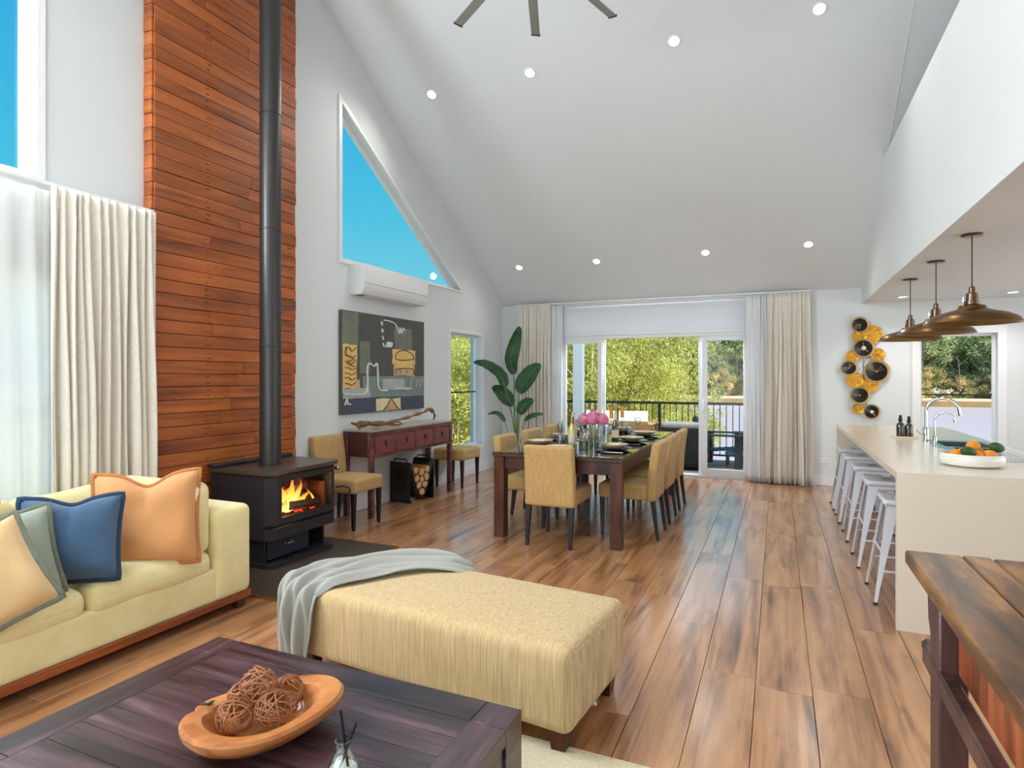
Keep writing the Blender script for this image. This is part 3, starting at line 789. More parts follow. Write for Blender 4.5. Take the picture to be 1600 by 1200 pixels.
# curtains
def curtain(name, label, group, axis, a0, a1, off, z0, z1, folds, amp, m, seed=1, flare=0., cat='curtain', gather=True, nu=None, th=.004):
    """hangs along axis ('X' or 'Y') from a0 to a1 at distance off on the other axis"""
    r = random.Random(seed); ph = [r.uniform(0, 6.28) for _ in range(8)]; am = [r.uniform(.6, 1.3) for _ in range(folds + 2)]
    ws = [r.uniform(.7, 1.35) for _ in range(folds)]; tot = sum(ws); edges = [0]
    for w in ws: edges.append(edges[-1] + w / tot)
    def fold(u):
        for i in range(folds):
            if u <= edges[i + 1] + 1e-9:
                f = (u - edges[i]) / (edges[i + 1] - edges[i]); return i, f
        return folds - 1, 1.
    def fn(u, v):
        i, f = fold(u)
        zz = z0 + (z1 - z0) * v
        d = (1 - v)
        s = math.sin(2 * pi * f)
        if gather:
            k = max(0., 1 - abs(v - .955) / .02) * .4
            A = amp * am[i] * (.55 + .6 * min(1, d * 2.2)) * (1 - k)
        else: A = amp * am[i] * (.8 + .2 * d)
        h = A * s + amp * .35 * math.sin(4 * pi * f + ph[i % 8]) * min(1, d * 1.6)
        side = amp * .55 * math.sin(2 * pi * f * 1 + ph[i % 8] + 1.2) * d + .008 * math.sin(7 * d + ph[i % 8])
        if u in (0, 1): side *= .2
        a = a0 + (a1 - a0) * u + side + flare * (u - .5) * d
        if flare: a += 0
        return (a, off + h, zz) if axis == 'X' else (off + h, a, zz)
    b = MB(); b.sheet(fn, nu or folds * 10, 26, th)
    return solo(name, b, m, label, cat, group, sharp=0)
curtain('curtain', 'oatmeal pinch-pleat curtain between the front left window and the timber chimney', None, 'Y', 2.20, 2.875, -4.02, .01, 2.615, 12, .035, 'curt', 3)
curtain('sheer_curtain', 'thin white sheer curtain over the front left window behind the sofa', None, 'Y', -.45, 2.24, -4.10, .01, 2.60, 17, .022, 'sheer', 5, gather=False, th=.002)
curtain('curtain', 'oatmeal pinch-pleat curtain left of the sliding doors, behind the tall plant', None, 'X', -3.86, -3.30, 8.97, .01, 2.61, 9, .035, 'curt', 8)
curtain('sheer_curtain', 'narrow white sheer curtain bunched at the left end of the sliding doors', None, 'X', -3.34, -3.11, 9.01, .01, 2.59, 5, .02, 'sheer2', 9, gather=False, th=.002)
curtain('sheer_curtain', 'white sheer curtain bunched at the right end of the sliding doors', None, 'X', -.42, -.08, 9.01, .01, 2.60, 7, .022, 'sheer2', 10, gather=False, th=.002)
curtain('curtain', 'oatmeal pinch-pleat curtain right of the sliding doors, beside the power outlet', None, 'X', -.13, .40, 8.95, .01, 2.60, 9, .038, 'curt', 11, flare=.08)
t = thing('curtain_track', 'slim white curtain track above the sliding doors', 'curtain track', (-1.7, 8.99, 2.6))
b = MB(); b.box(-2.2, 2.12, -.015, .015, .006, .028, .003); part('rail', b, 'trim', t)
t = thing('curtain_track', 'slim white curtain track above the front left window', 'curtain track', (-4.06, 1.2, 2.61))
b = MB(); b.box(-.015, .015, -1.7, 1.68, .008, .03, .003); part('rail', b, 'trim', t)

# air conditioner on the left wall
ac = thing('air_conditioner', 'white split-system air conditioner on the left wall under the triangular window', 'air conditioner', (XL, 5.825, 2.34))
prof = [(0, .0), (.15, .0), (.185, .045), (.195, .12), (.19, .30), (.17, .325), (0, .325)]
b = MB(); b.prism(prof, -.635, .635, 'Y'); part('casing', b, 'ac', ac)
b = MB(); b.prism([(.03, -.004), (.14, -.004), (.176, .035), (.168, .044), (.13, .012), (.03, .004)], -.56, .56, 'Y'); part('air_outlet', b, 'dark', ac)
b = MB(); b.prism([(.10, -.010), (.165, .02), (.183, .045), (.176, .047), (.158, .026), (.10, -.002)], -.55, .55, 'Y'); part('louver', b, 'ac', ac)
b = MB(); b.box(.04, .15, -.55, .55, -.012, -.006, .002); part('louver', b, 'ac', ac)
b = MB(); b.box(.1935, .1965, -.62, .62, .118, .121); part('panel_seam', b, 'dark', ac)

# large abstract painting
pt = thing('abstract_painting', 'large square abstract canvas in charcoal, ochre and grey above the console table', 'painting', (XL, 5.81, 1.06))
PWd, PHt = 1.60, 1.10
b = MB(); b.box(.002, .038, -.80, .80, 0, 1.10, .002); part('canvas', b, M['pc'][0], pt)
names = ['charcoal', 'olive', 'ochre', 'mist', 'white', 'slate', 'cream', 'umber', 'pink', 'lightgrey']
lay = 0
def patch(poly, ci):
    global lay; lay += 1
    b = MB(); a = .038; c = .038 + .00025 * lay + .0005
    pts = []
    n = len(poly)
    for i in range(n):
        p, q = poly[i], poly[(i + 1) % n]
        for k in range(4):
            f = k / 4; j = .006 if k else 0
            pts.append((p[0] + (q[0] - p[0]) * f + R.uniform(-j, j), p[1] + (q[1] - p[1]) * f + R.uniform(-j, j)))
    pts = [((min(max(u, .002), .998) - .5) * PWd, min(max(v, .002), .998) * PHt) for u, v in pts]
    b.prism(pts, a, c, 'X'); return part('paint_patch', b, M['pc'][ci], pt)
def rect(u0, u1, v0, v1, ci): patch([(u0, v0), (u1, v0), (u1, v1), (u0, v1)], ci)
def stroke(pts, w, ci, n=30):
    global lay; lay += 1
    b = MB(); pp = [interp([(p[0], p[1], 0) for p in pts], i / n) for i in range(n + 1)]
    c = .038 + .00025 * lay + .001
    L = []
    for i in range(n + 1):
        d = (pp[min(i + 1, n)] - pp[max(i - 1, 0)]); d = d.normalized() if d.length > 0 else Vector((1, 0, 0))
        q = Vector((-d.y, d.x, 0)) * w * R.uniform(.35, .65)
        for s in (1, -1):
            e_ = pp[i] + q * s; L.append((e_.x, e_.y))
    vs = [(c, (u - .5) * PWd, v * PHt) for u, v in L] + [(.037, (u - .5) * PWd, v * PHt) for u, v in L]
    m = len(L); fs = []
    for i in range(n):
        a = 2 * i; fs.append((a, a + 1, a + 3, a + 2)); fs.append((a, a + 2, m + a + 2, m + a)); fs.append((a + 1, a + 3, m + a + 3, m + a + 1))
    b.add(vs, fs); return part('brush_stroke', b, M['pc'][ci], pt)
rect(.01, .17, .66, .995, 1); rect(.59, .82, .64, .9, 1); rect(.19, .30, .40, .72, 1)
rect(.22, .995, .15, .37, 3); rect(.45, .8, .22, .34, 9); rect(.72, .99, .25, .36, 3)
rect(.01, .30, .155, .25, 9); rect(.01, .35, .005, .15, 5); rect(.67, .995, .005, .14, 5)
rect(.01, .155, .25, .675, 2); rect(.13, .19, .25, .33, 8)
rect(.565, .87, .50, .66, 2); rect(.58, .86, .375, .52, 8); rect(.60, .83, .44, .58, 2)
rect(.37, .67, .008, .135, 6); patch([(.45, .01), (.55, .125), (.575, .11), (.64, .01)], 8)
stroke([(.45, .01), (.5, .06), (.55, .125), (.6, .06), (.65, .01)], .014, 7)
stroke([(.60, .56), (.62, .62), (.71, .655), (.82, .62), (.85, .56)], .012, 7); stroke([(.60, .555), (.70, .545), (.84, .56)], .012, 7)
stroke([(.60, .44), (.70, .455), (.84, .45)], .014, 7); stroke([(.6, .44), (.61, .39)], .01, 7, 6); stroke([(.66, .44), (.665, .40)], .008, 7, 6); stroke([(.75, .44), (.755, .40)], .008, 7, 6); stroke([(.84, .45), (.85, .39)], .01, 7, 6)
for v in (.63, .57, .51, .45, .40, .35, .30):
    stroke([(.03, v), (.07, v + R.uniform(-.02, .02)), (.10, v - .02), (.14, v + R.uniform(-.01, .02))], .009, 7, 12)
stroke([(.05, .65), (.04, .58), (.12, .54), (.05, .5), (.13, .46)], .009, 7)
stroke([(.45, .955), (.52, .955), (.60, .93), (.635, .86), (.65, .83), (.66, .9), (.68, .84), (.70, .9), (.72, .87)], .012, 4, 40)
for k in range(4): stroke([(.43 + .005 * k, .94 - .075 * k), (.435 + .008 * k, .90 - .075 * k)], .014, 4, 6)
stroke([(.02, .2), (.15, .19), (.25, .2), (.27, .3), (.265, .44), (.29, .5), (.34, .47), (.375, .5), (.385, .4), (.39, .27), (.42, .225), (.5, .22)], .014, 4, 50)
stroke([(.6, .235), (.68, .24), (.74, .225), (.82, .235)], .012, 4, 16); stroke([(.80, .24), (.81, .34), (.86, .37)], .01, 9, 16)
stroke([(.88, .24), (.90, .33), (.93, .24), (.97, .35)], .009, 9, 20)
stroke([(.03, .09), (.05, .15), (.06, .1), (.09, .1)], .012, 4, 12); patch([(.47, .67), (.55, .68), (.565, .73), (.5, .735)], 4)
# ------------------------------------------------------------------ wood heater
st = thing('wood_heater', 'charcoal freestanding wood heater with lit fire in front of the timber chimney', 'wood heater', (-3.75, 3.73, .014))
b = MB()   # firebox with an open front: sides, back, floor, roof (local x towards the room)
Fx, Bx = .26, -.29
b.box(Bx, Fx, -.385, -.365, .30, .705); b.box(Bx, Fx, .365, .385, .30, .705); b.box(Bx, Bx + .02, -.365, .365, .30, .705)
b.box(Bx, Fx, -.365, .365, .30, .33); b.box(Bx, Fx, -.365, .365, .69, .705)
part('firebox', b, 'iron', st)
b = MB(); b.box(Bx + .02, Bx + .045, -.36, .36, .33, .69); b.box(Bx + .045, .2, -.36, -.335, .33, .55); b.box(Bx + .045, .2, .335, .36, .33, .55); part('firebrick_lining', b, 'firebrick', st)
b = MB(); b.prism([(Bx - .02, -.40), (.29, -.40), (.335, -.33), (.335, .33), (.29, .40), (Bx - .02, .40)], .705, .735, 'Z'); part('top_plate', b, 'irontop', st)
b = MB(); b.box(-.30, -.22, -.41, .41, .735, .765, .006); part('top_back_ledge', b, 'iron', st)
# door: frame with chamfered ends
def hexring(b, x0, x1, y, z0, z1):
    # centre bars
    b.box(x0, x1, -y, y, z1 - .045, z1); b.box(x0, x1, -y, y, z0, z0 + .05)
dr = MB(); hexring(dr, .30, .325, .31, .325, .69)
dr.box(.30, .325, -.31, -.275, .375, .645); dr.box(.30, .325, .275, .31, .375, .645)
for s in (-1, 1):
    P4 = [(.325, s * .31), (.26, s * .385), (.235, s * .37), (.30, s * .31)]
    dr.prism(P4, .325, .69, 'Z')
door = part('door', dr, 'iron', st)
b = MB(); b.box(.308, .313, -.276, .276, .374, .646); part('glass', b, 'fireglass', door)
b = MB(); b.tube([(.29, .375, .50), (.34, .40, .505), (.40, .405, .50), (.41, .41, .47), (.395, .41, .44)], .007, 8); part('door_handle', b, 'blackmetal', door)
b = MB(); b.lathe([(.018, 0), (.018, .03), (.012, .034)], seg=14); part('air_knob', b, 'steel', st, (.27, .395, .66), (0, pi / 2, 0), label='small round silver air control knob')
# lower apron band
b = MB(); b.prism([(-.28, -.385), (.26, -.385), (.315, -.32), (.315, .32), (.26, .385), (-.28, .385)], .215, .30, 'Z'); part('lower_band', b, 'iron', st)
# pedestal with ash drawer and wood opening
b = MB(); b.box(-.27, .20, -.33, -.31, .03, .215); b.box(-.27, .20, .31, .33, .03, .215); b.box(-.27, -.25, -.31, .31, .03, .215); b.box(-.25, .20, .13, .145, .03, .215); part('pedestal', b, 'iron', st)
d_ = MB(); d_.box(.18, .215, -.305, .125, .045, .205, .004); dd = part('ash_drawer', d_, mat('blue_charcoal_drawer', (50, 56, 72), .4, metal=.3), st)
b = MB(); b.tube([(.215, -.125, .135), (.235, -.12, .135), (.24, -.09, .137), (.235, -.06, .135), (.215, -.055, .135)], .005, 8); b.box(.214, .219, -.135, -.045, .125, .147, .003); part('drawer_pull', b, 'steel', dd)
b = MB(); b.prism([(-.29, -.36), (.26, -.36), (.30, -.32), (.30, .32), (.26, .36), (-.29, .36)], .0, .03, 'Z'); part('base_plate', b, 'iron', st)
# flue
fl = MB(); fl.lathe([(.083, .735), (.083, 5.4)], (0, -.07, 0), 28); f_ = part('flue_pipe', fl, 'flue', st)
for z in (.737, 1.68, 2.62, 3.55, 4.45):
    b = MB(); b.lathe([(.0835, z), (.087 if z > .8 else .093, z + .003), (.087 if z > .8 else .093, z + .012), (.0835, z + .016)], (0, -.07, 0), 28); part('flue_collar', b, 'flue', f_)
# logs and flames
def log_mb(L, r, seed, split=False):
    b = MB(); r_ = random.Random(seed); n = 8
    ks = [r_.uniform(.82, 1.15) for _ in range(10)]
    vs = []; fs = []
    for i in range(n + 1):
        for k in range(10):
            th = 2 * pi * k / 10; rr = r * ks[k] * r_.uniform(.95, 1.05)
            z = math.sin(th) * rr
            if split: z = max(z, -r * .25)
            vs.append((-L / 2 + L * i / n, math.cos(th) * rr, z))
    for i in range(n):
        for k in range(10): fs.append((i * 10 + k, i * 10 + (k + 1) % 10, (i + 1) * 10 + (k + 1) % 10, (i + 1) * 10 + k))
    fs.append(tuple(range(10))); fs.append(tuple(n * 10 + k for k in range(10)))
    return b.add(vs, fs)
for (y, x, z, rz, ry, L, r, lb) in ((-.02, .07, .385, 1.45, .05, .5, .05, 'charred log lying at the back of the fire behind the heater glass'), (.08, .215, .368, 1.66, .10, .34, .034, 'charred log lying at the front of the fire behind the heater glass'), (.05, .06, .45, 1.25, -.3, .36, .036, 'charred log leaning on top of the burning logs in the heater')):
    b = log_mb(L, r, int(y * 100) + 50)
    o = solo('burning_log', b, 'charlog', lb, 'log', 'logs burning in the heater'); o.location = (-3.75 + x, 3.73 + y, z + .014); o.rotation_euler = (0, ry, rz)
b = MB(); rr = random.Random(4)
for k in range(46): b.sphere((rr.uniform(.0, .24), rr.uniform(-.3, .22), .345 + rr.uniform(0, .02)), rr.uniform(.008, .017), 6, 4)
o = solo('embers', b, 'ember', 'bed of glowing red embers under the burning logs', 'embers', kind='stuff'); o.location = (-3.75 + .1, 3.73 - .03, .348)
def flame_mb(h, w, seed):
    b = MB(); r_ = random.Random(seed); n = 10; pts = []; rs = []
    for i in range(n + 1):
        t = i / n; pts.append((.02 * math.sin(5 * t + seed), .05 * math.sin(3.2 * t + seed * 2) * t, h * t)); rs.append(max(.001, w * (math.sin(pi * min(1, t * .82 + .18)) ** .9) * (1 - t) ** .5))
    return b.tube(pts, rs, 8, flat=.6)
fl = thing('fire', 'orange and yellow flames behind the heater glass', 'fire', (-3.625, 3.70, .385))
for k, (y, x, h, w) in enumerate(((-.06, .05, .27, .045), (-.13, .06, .2, .04), (.06, .06, .22, .035), (-.09, .02, .25, .04), (.03, .03, .27, .045), (-.17, .04, .15, .035), (.11, .05, .15, .03), (-.03, .07, .2, .035), (.17, .03, .11, .03), (-.22, .05, .09, .025), (.07, .08, .12, .025), (-.12, .08, .1, .03), (.21, .06, .16, .018))):
    part('flame', flame_mb(h, w, k + 1), 'flame', fl, (x, y, .01 * (k % 3)))
light('fire_light', 'POINT', (0.02, 0, .14), 5, (1, .5, .18), .06, parent=fl)

# ------------------------------------------------------------------ sofa
SX = -3.06
sf = thing('sofa', 'long pale lemon velvet sofa with timber rail under the left window', 'sofa', (-3.53, 1.50, 0))
# local: x front = +.47, y right end = +1.37
b = MB(); b.rbox((0.0, 0, .20), (.88, 2.68, .20), .02, 10); part('seat_base', b, 'sofa', sf)
b = MB(); b.rbox((-.37, 0, .42), (.16, 2.60, .58), .05, 10); part('back_frame', b, 'sofa', sf)
for s in (1, -1):
    b = MB(); b.rbox((.0, s * 1.215, .375), (.92, .27, .56), .05, 8); part('arm', b, 'sofa', sf)
ys = [(.36, 1.075), (-.36, .36), (-1.075, -.36)]
def seatfn(q, h):
    q = list(q); u = q[0] / h[0]; w = q[1] / h[1]
    k = (1 - u * u) * (1 - w * w)
    if q[2] > 0: q[2] += .035 * max(0, 1 - u ** 4) * max(0, 1 - w ** 4) + .006 * math.sin(9 * q[0] + 4 * q[1])
    if u > .7: q[0] += .005 * math.sin(q[1] * 16)
    return q
for i, (a, c) in enumerate(ys):
    b = MB(); b.rbox((.09, (a + c) / 2, .345), (.73, c - a - .006, .15), .06, 12, seatfn); part('seat_cushion', b, 'sofa', sf)
def backfn(q, h):
    q = list(q); w = q[1] / h[1]; v = q[2] / h[2]
    q[0] += (.035 if q[0] > 0 else .0) * max(0, 1 - w ** 4) * max(0, 1 - v ** 4)
    q[2] += .012 * math.sin(3 * q[1] * 3) * (v > .5)
    return q
for i, (a, c) in enumerate(ys):
    b = MB(); b.rbox((0, 0, .0), (.17, c - a - .012, .40), .06, 10, backfn)
    part('back_cushion', b, 'sofa', sf, (-.215, (a + c) / 2, .605), (0, -.16, 0))
b = MB(); b.rbox((.07, 1.0, .615), (.72, .16, .43), .06, 10); part('arm_cushion', b, 'sofa', sf)
b = MB(); b.box(-.42, .455, -1.345, 1.345, .06, .105, .004); part('timber_rail', b, 'rail', sf, label='red-brown timber rail')
for x in (.40, -.38):
    for y in (-1.29, 1.29):
        b = MB(); b.box(x - .03, x + .03, y - .03, y + .03, 0, .062, .004); part('leg', b, 'darkleg', sf)

# throw pillows
def pillow_mb(S=.5, T=.085, crease=0., seed=0, n=22):
    """knife-edge pillow: local x-z plane is the face, y the thickness"""
    r_ = random.Random(seed); ph = [r_.uniform(0, 6) for _ in range(4)]
    b = MB()
    def f(s):
        def fn(u, v):
            a, c = u * 2 - 1, v * 2 - 1
            t = max(0, (1 - a ** 4) * (1 - c ** 4)) ** .55
            pin = 1 - .07 * (1 - c * c) * abs(a) ** 3; pin2 = 1 - .07 * (1 - a * a) * abs(c) ** 3
            x = a * S / 2 * pin; z = c * S / 2 * pin2
            if crease: z -= crease * math.exp(-(a / .35) ** 2) * max(0, c) ** 1.5
            y = s * T * t * (1 + .08 * math.sin(5 * a + ph[0]) * math.sin(4 * c + ph[1])) + .012 * math.sin(3 * a + ph[2]) * math.sin(2.5 * c + ph[3])
            if crease: y *= 1 - .35 * math.exp(-(a / .12) ** 2) * max(0, c)
            return (x, y, z)
        return fn
    b.grid(f(1), n, n); b.grid(f(-1), n, n)
    return b
def flange_mb(S, seed, crease=0., w=.018, n=22):
    r_ = random.Random(seed); ph = [r_.uniform(0, 6) for _ in range(4)]
    def edge(a, c):
        pin = 1 - .07 * (1 - c * c) * abs(a) ** 3; pin2 = 1 - .07 * (1 - a * a) * abs(c) ** 3
        x = a * S / 2 * pin; z = c * S / 2 * pin2
        if crease: z -= crease * math.exp(-(a / .35) ** 2) * max(0, c) ** 1.5
        return Vector((x, .012 * math.sin(3 * a + ph[2]) * math.sin(2.5 * c + ph[3]), z))
    loop = [(-1 + 2 * i / n, -1) for i in range(n)] + [(1, -1 + 2 * i / n) for i in range(n)] + [(1 - 2 * i / n, 1) for i in range(n)] + [(-1, 1 - 2 * i / n) for i in range(n)]
    b = MB(); vs = []; fs = []; m = len(loop)
    for i, (a, c) in enumerate(loop):
        p = edge(a, c); o = Vector((a if abs(a) > .999 else 0, 0, c if abs(c) > .999 else 0)).normalized()
        wv = .004 * math.sin(i * 1.3)
        vs += [p - o * .006 + Vector((0, .004, 0)), p + o * w + Vector((0, .0025 + wv, 0)), p + o * w + Vector((0, -.0025 + wv, 0)), p - o * .006 + Vector((0, -.004, 0))]
    for i in range(m):
        j = (i + 1) % m
        for k in range(4): fs.append((4 * i + k, 4 * j + k, 4 * j + (k + 1) % 4, 4 * i + (k + 1) % 4))
    return b.add(vs, fs)
def pillow(label, loc, lean, roll, rz, S, T, m, fm, seed, crease=0.):
    t = thing('throw_pillow', label, 'pillow', loc, 0, None)
    t.rotation_euler = (lean, roll, rz)
    part('cover', pillow_mb(S, T, crease, seed), m, t, sharp=0); part('flange', flange_mb(S, seed, crease), fm, t, sharp=0)
    return t
H90 = pi / 2
pillow('large tan orange throw pillow with chopped top in the right corner of the sofa', (-3.25, 2.27, .655), math.radians(-14), 0, math.radians(50), .52, .10, 'orange', 'piping_o', 2, .07)
pillow('denim blue throw pillow left of the orange one on the sofa', (-3.24, 1.86, .640), math.radians(-18), .03, math.radians(54), .425, .085, 'blue', 'piping_b', 3, .035)
pillow('sage grey throw pillow behind the sand one on the sofa', (-3.28, 1.585, .60), math.radians(-22), -.20, math.radians(56), .42, .075, 'sage', 'piping_s', 4, .0)
pillow('sand coloured throw pillow leaning in front of the sage one on the sofa', (-3.12, 1.43, .565), math.radians(-24), -.46, math.radians(60), .44, .075, 'sand', 'piping_s', 5, .0)
pillow('sage blue throw pillow at the left edge behind the sand one', (-3.5, 1.42, .67), math.radians(-20), .1, math.radians(70), .44, .075, 'sage', 'piping_b', 6, .0)

# ------------------------------------------------------------------ ottoman bench and throw
ot = thing('upholstered_ottoman', 'long straw-coloured woven ottoman bench on dark legs with grey throw', 'ottoman', (-1.425, 2.53, 0), -.0977)
def otfn(q, h):
    q = list(q)
    if q[2] > 0: q[2] += .012 * max(0, 1 - (q[0] / h[0]) ** 2) * max(0, 1 - (q[1] / h[1]) ** 2)
    s = 1 + .012 * (1 - (q[2] / h[2]) ** 2); q[1] *= s; q[0] *= 1 + .004 * (1 - (q[2] / h[2]) ** 2)
    return q
b = MB(); b.rbox((0, 0, .26), (1.50, .64, .335), .045, 14, otfn); part('upholstered_top', b, 'ott', ot)
for x in (-.68, .68):
    for y in (-.245, .245):
        b = MB(); s = .035
        b.add([(x + a * q, y + c * q, z) for z, q in ((0, .028), (.10, .036)) for a, c in ((-1, -1), (1, -1), (1, 1), (-1, 1))], [(3, 2, 1, 0), (4, 5, 6, 7), (0, 1, 5, 4), (1, 2, 6, 5), (2, 3, 7, 6), (3, 0, 4, 7)])
        part('leg', b, 'darkleg', ot)
# throw: runs across the top and hangs over the near left corner
pth = [(-1.50, 2.885, .405), (-1.60, 2.835, .446), (-1.78, 2.78, .452), (-1.94, 2.66, .455), (-2.03, 2.50, .455), (-2.09, 2.36, .452), (-2.125, 2.268, .432), (-2.13, 2.232, .36), (-2.135, 2.225, .22), (-2.125, 2.225, .07)]
wd = [.09, .12, .175, .19, .175, .15, .125, .115, .105, .07]
def thr(u, v):
    p = interp(pth, u); q = interp(pth, min(1, u + .01)); q0 = interp(pth, max(0, u - .01)); d = (q - q0).normalized()
    up = Vector((0, 0, 1)) if u < .66 else Vector((0, -1, 0))
    if .56 < u < .75:
        k = (u - .56) / .19; up = Vector((0, -math.sin(k * H90), math.cos(k * H90)))
    side = d.cross(up).normalized()
    i = min(int(u * 9), 8); f = u * 9 - i; w = wd[i] * (1 - f) + wd[i + 1] * f
    a = v * 2 - 1
    fold = .014 + .020 * math.sin(a * 8 + 2.6 * math.sin(u * 5)) + .011 * math.sin(a * 19 + u * 9) + .005 * math.sin(u * 23 + a * 4)
    fold *= (1 - .5 * a ** 6)
    return p + side * a * w * (1 + .08 * math.sin(u * 13 + (1 if a > 0 else 3))) + up * (fold - .006)
b = MB(); b.sheet(thr, 90, 44, .006)
solo('knit_throw', b, 'throw', 'grey knitted throw draped over the left end of the ottoman', 'throw blanket', sharp=0)

# ------------------------------------------------------------------ rug
rg = thing('area_rug', 'cream ribbed wool rug under the coffee table', 'rug', (-.85, .9, 0))
b = MB(); b.box(-1.0, 1.0, -1.3, 1.34, 0, .008, .002); part('rug_backing', b, 'jute', rg)
b = MB()
for k in range(116):
    y = 1.33 - k * .0145
    b.box(-1.0, 1.0, y - .006, y + .006, .006, .014, .004)
part('ribs', b, 'jute', rg, kind='stuff')

# ------------------------------------------------------------------ coffee table
ct = thing('coffee_table', 'low plum-brown planked coffee table with wide border in the foreground', 'coffee table', (-1.339, 1.235, .014))
HX, HY, TZ = .634, .435, .436
b = MB()
BW = .115
for sx in (-1, 1):
    b = MB(); b.box(sx * HX - (0 if sx < 0 else BW), sx * HX + (BW if sx < 0 else 0), -HY + BW + .0015, HY - BW - .0015, TZ - .045, TZ, .0008); part('border_board', b, 'ctableY', ct)
for sy in (-1, 1):
    b = MB(); b.box(-HX + BW + .0015, HX - BW - .0015, sy * HY - (0 if sy < 0 else BW), sy * HY + (BW if sy < 0 else 0), TZ - .045, TZ, .0008); part('border_board', b, 'ctable', ct)
for sx in (-1, 1):
    for sy in (-1, 1):
        x = sx * (HX - BW / 2); y = sy * (HY - BW / 2)
        b = MB(); b.box(x - BW / 2 + .0005, x + BW / 2 - .0005, y - BW / 2 + .0005, y + BW / 2 - .0005, 0, TZ, .001); part('leg', b, 'ctableY', ct)
n = 7; w = (2 * HY - 2 * BW) / n
for k in range(n):
    y0 = -HY + BW + k * w; cut = R.uniform(-.25, .25)
    for a, c in ((-HX + BW, cut), (cut, HX - BW)):
        b = MB(); b.box(a + .0008, c - .0008, y0 + .0008, y0 + w - .0008, TZ - .04, TZ - .001, .0006); part('plank', b, 'ctable', ct)
for sx in (-1, 1):
    b = MB(); b.box(sx * (HX - .02) - .012, sx * (HX - .02) + .012, -HY + BW, HY - BW, TZ - .13, TZ - .046, .002); part('apron', b, 'ctableY', ct)
for sy in (-1, 1):
    b = MB(); b.box(-HX + BW, HX - BW, sy * (HY - .02) - .012, sy * (HY - .02) + .012, TZ - .13, TZ - .046, .002); part('apron', b, 'ctable', ct)

# carved bowl with wicker balls
bw = thing('carved_wood_bowl', 'chunky carved root-wood bowl holding wicker balls on the coffee table', 'bowl', (-1.318, 1.246, .451), math.radians(49))
RX, RY = .205, .162
def rim(th): return 1 + .07 * math.sin(th * 2 + .6) + .05 * math.sin(3 * th + 1.1) - .10 * math.exp(-((th - 2.75) / .14) ** 2) + .04 * math.cos(th)
def bfn(p, th):
    k = rim(th); rr = math.hypot(p[0], p[1]) / .2
    k = 1 + (k - 1) * min(1, rr * 1.2)
    return (p[0] / .2 * RX * k, p[1] / .2 * RY * k, p[2] * (1 + .10 * math.sin(2 * th + 1)) if p[2] > .03 else p[2])
b = MB(); b.lathe([(0, .002), (.09, .0), (.13, .012), (.175, .038), (.198, .062), (.2, .076), (.192, .085), (.165, .086), (.145, .078), (.135, .06), (.11, .032), (.06, .022), (0, .02)], seg=64, fn=bfn)
part('bowl_body', b, 'bowl', bw)
for th, r0, L in ((2.5, .172, .045), (.9, .178, .05)):
    b = MB(); cx, cy = r0 / .2 * RX * math.cos(th) * rim(th), r0 / .2 * RY * math.sin(th) * rim(th)
    pts = [(cx - L / 2 + L * i / 8, cy + .006 * math.sin(i), .0855) for i in range(9)]
    b.tube(pts, [.002, .004, .005, .006, .006, .005, .005, .004, .002], 8, flat=.5); part('natural_hollow', b, 'dark', bw)
def ball_mesh(seed, r=.052, n=20):
    r_ = random.Random(seed); b = MB()
    for k in range(n):
        ax = Vector((r_.gauss(0, 1), r_.gauss(0, 1), r_.gauss(0, 1))).normalized(); u = ax.orthogonal().normalized(); w = ax.cross(u)
        rr = r * r_.uniform(.9, 1.0); off = ax * r * r_.uniform(-.45, .45); q = math.sqrt(rr * rr - off.length ** 2); ph = r_.uniform(0, 6)
        pts = [off + (u * math.cos(t) + w * math.sin(t)) * q * (1 + .05 * math.sin(3 * t + ph)) for t in [2 * pi * i / 22 for i in range(22)]]
        b.tube(pts, .0019, 5, closed=True)
    return b.mesh('wicker_ball', M['rattan'])
for k, (x, y, z, r, lb) in enumerate(((-1.362, 1.200, .524, .049, 'brown wicker ball at the front left in the carved bowl'), (-1.288, 1.268, .524, .050, 'brown wicker ball at the front right in the carved bowl'),
        (-1.350, 1.272, .578, .049, 'topmost brown wicker ball on the heap in the carved bowl'), (-1.318, 1.350, .528, .046, 'brown wicker ball at the back right in the carved bowl'), (-1.412, 1.278, .526, .045, 'brown wicker ball at the back left in the carved bowl'))):
    o = link('wicker_ball', ball_mesh(k + 20, r), None, (x, y, z), (R.random() * 3, R.random() * 3, 0)); o['label'] = lb; o['category'] = 'decor ball'; o['group'] = 'wicker balls in the carved bowl'
# reed diffuser
df = thing('reed_diffuser', 'clear glass reed diffuser with two black sticks on the coffee table', 'diffuser', (-.985, 1.195, .451))
b = MB(); b.lathe([(0, .0), (.040, .0), (.044, .006), (.040, .03), (.026, .062), (.019, .078), (.0185, .098), (.0205, .101), (.0185, .103), (.016, .1), (.016, .078), (.023, .062), (.037, .03), (.040, .007), (.037, .004), (0, .004)], seg=32)
part('bottle', b, 'clearglass', df)
b = MB(); b.lathe([(0, .005), (.036, .005), (.0385, .01), (.034, .032), (0, .032)], seg=28); part('scented_oil', b, mat('pale_oil', (225, 225, 190), .05, coat=1.), df)
b = MB(); b.tube([(.01, .01, .01), (-.018, .012, .165)], .0035, 8); part('reed', b, 'blackmetal', df)
b = MB(); b.tube([(-.012, -.012, .01), (.026, .018, .14)], .0035, 8); part('reed', b, 'blackmetal', df)
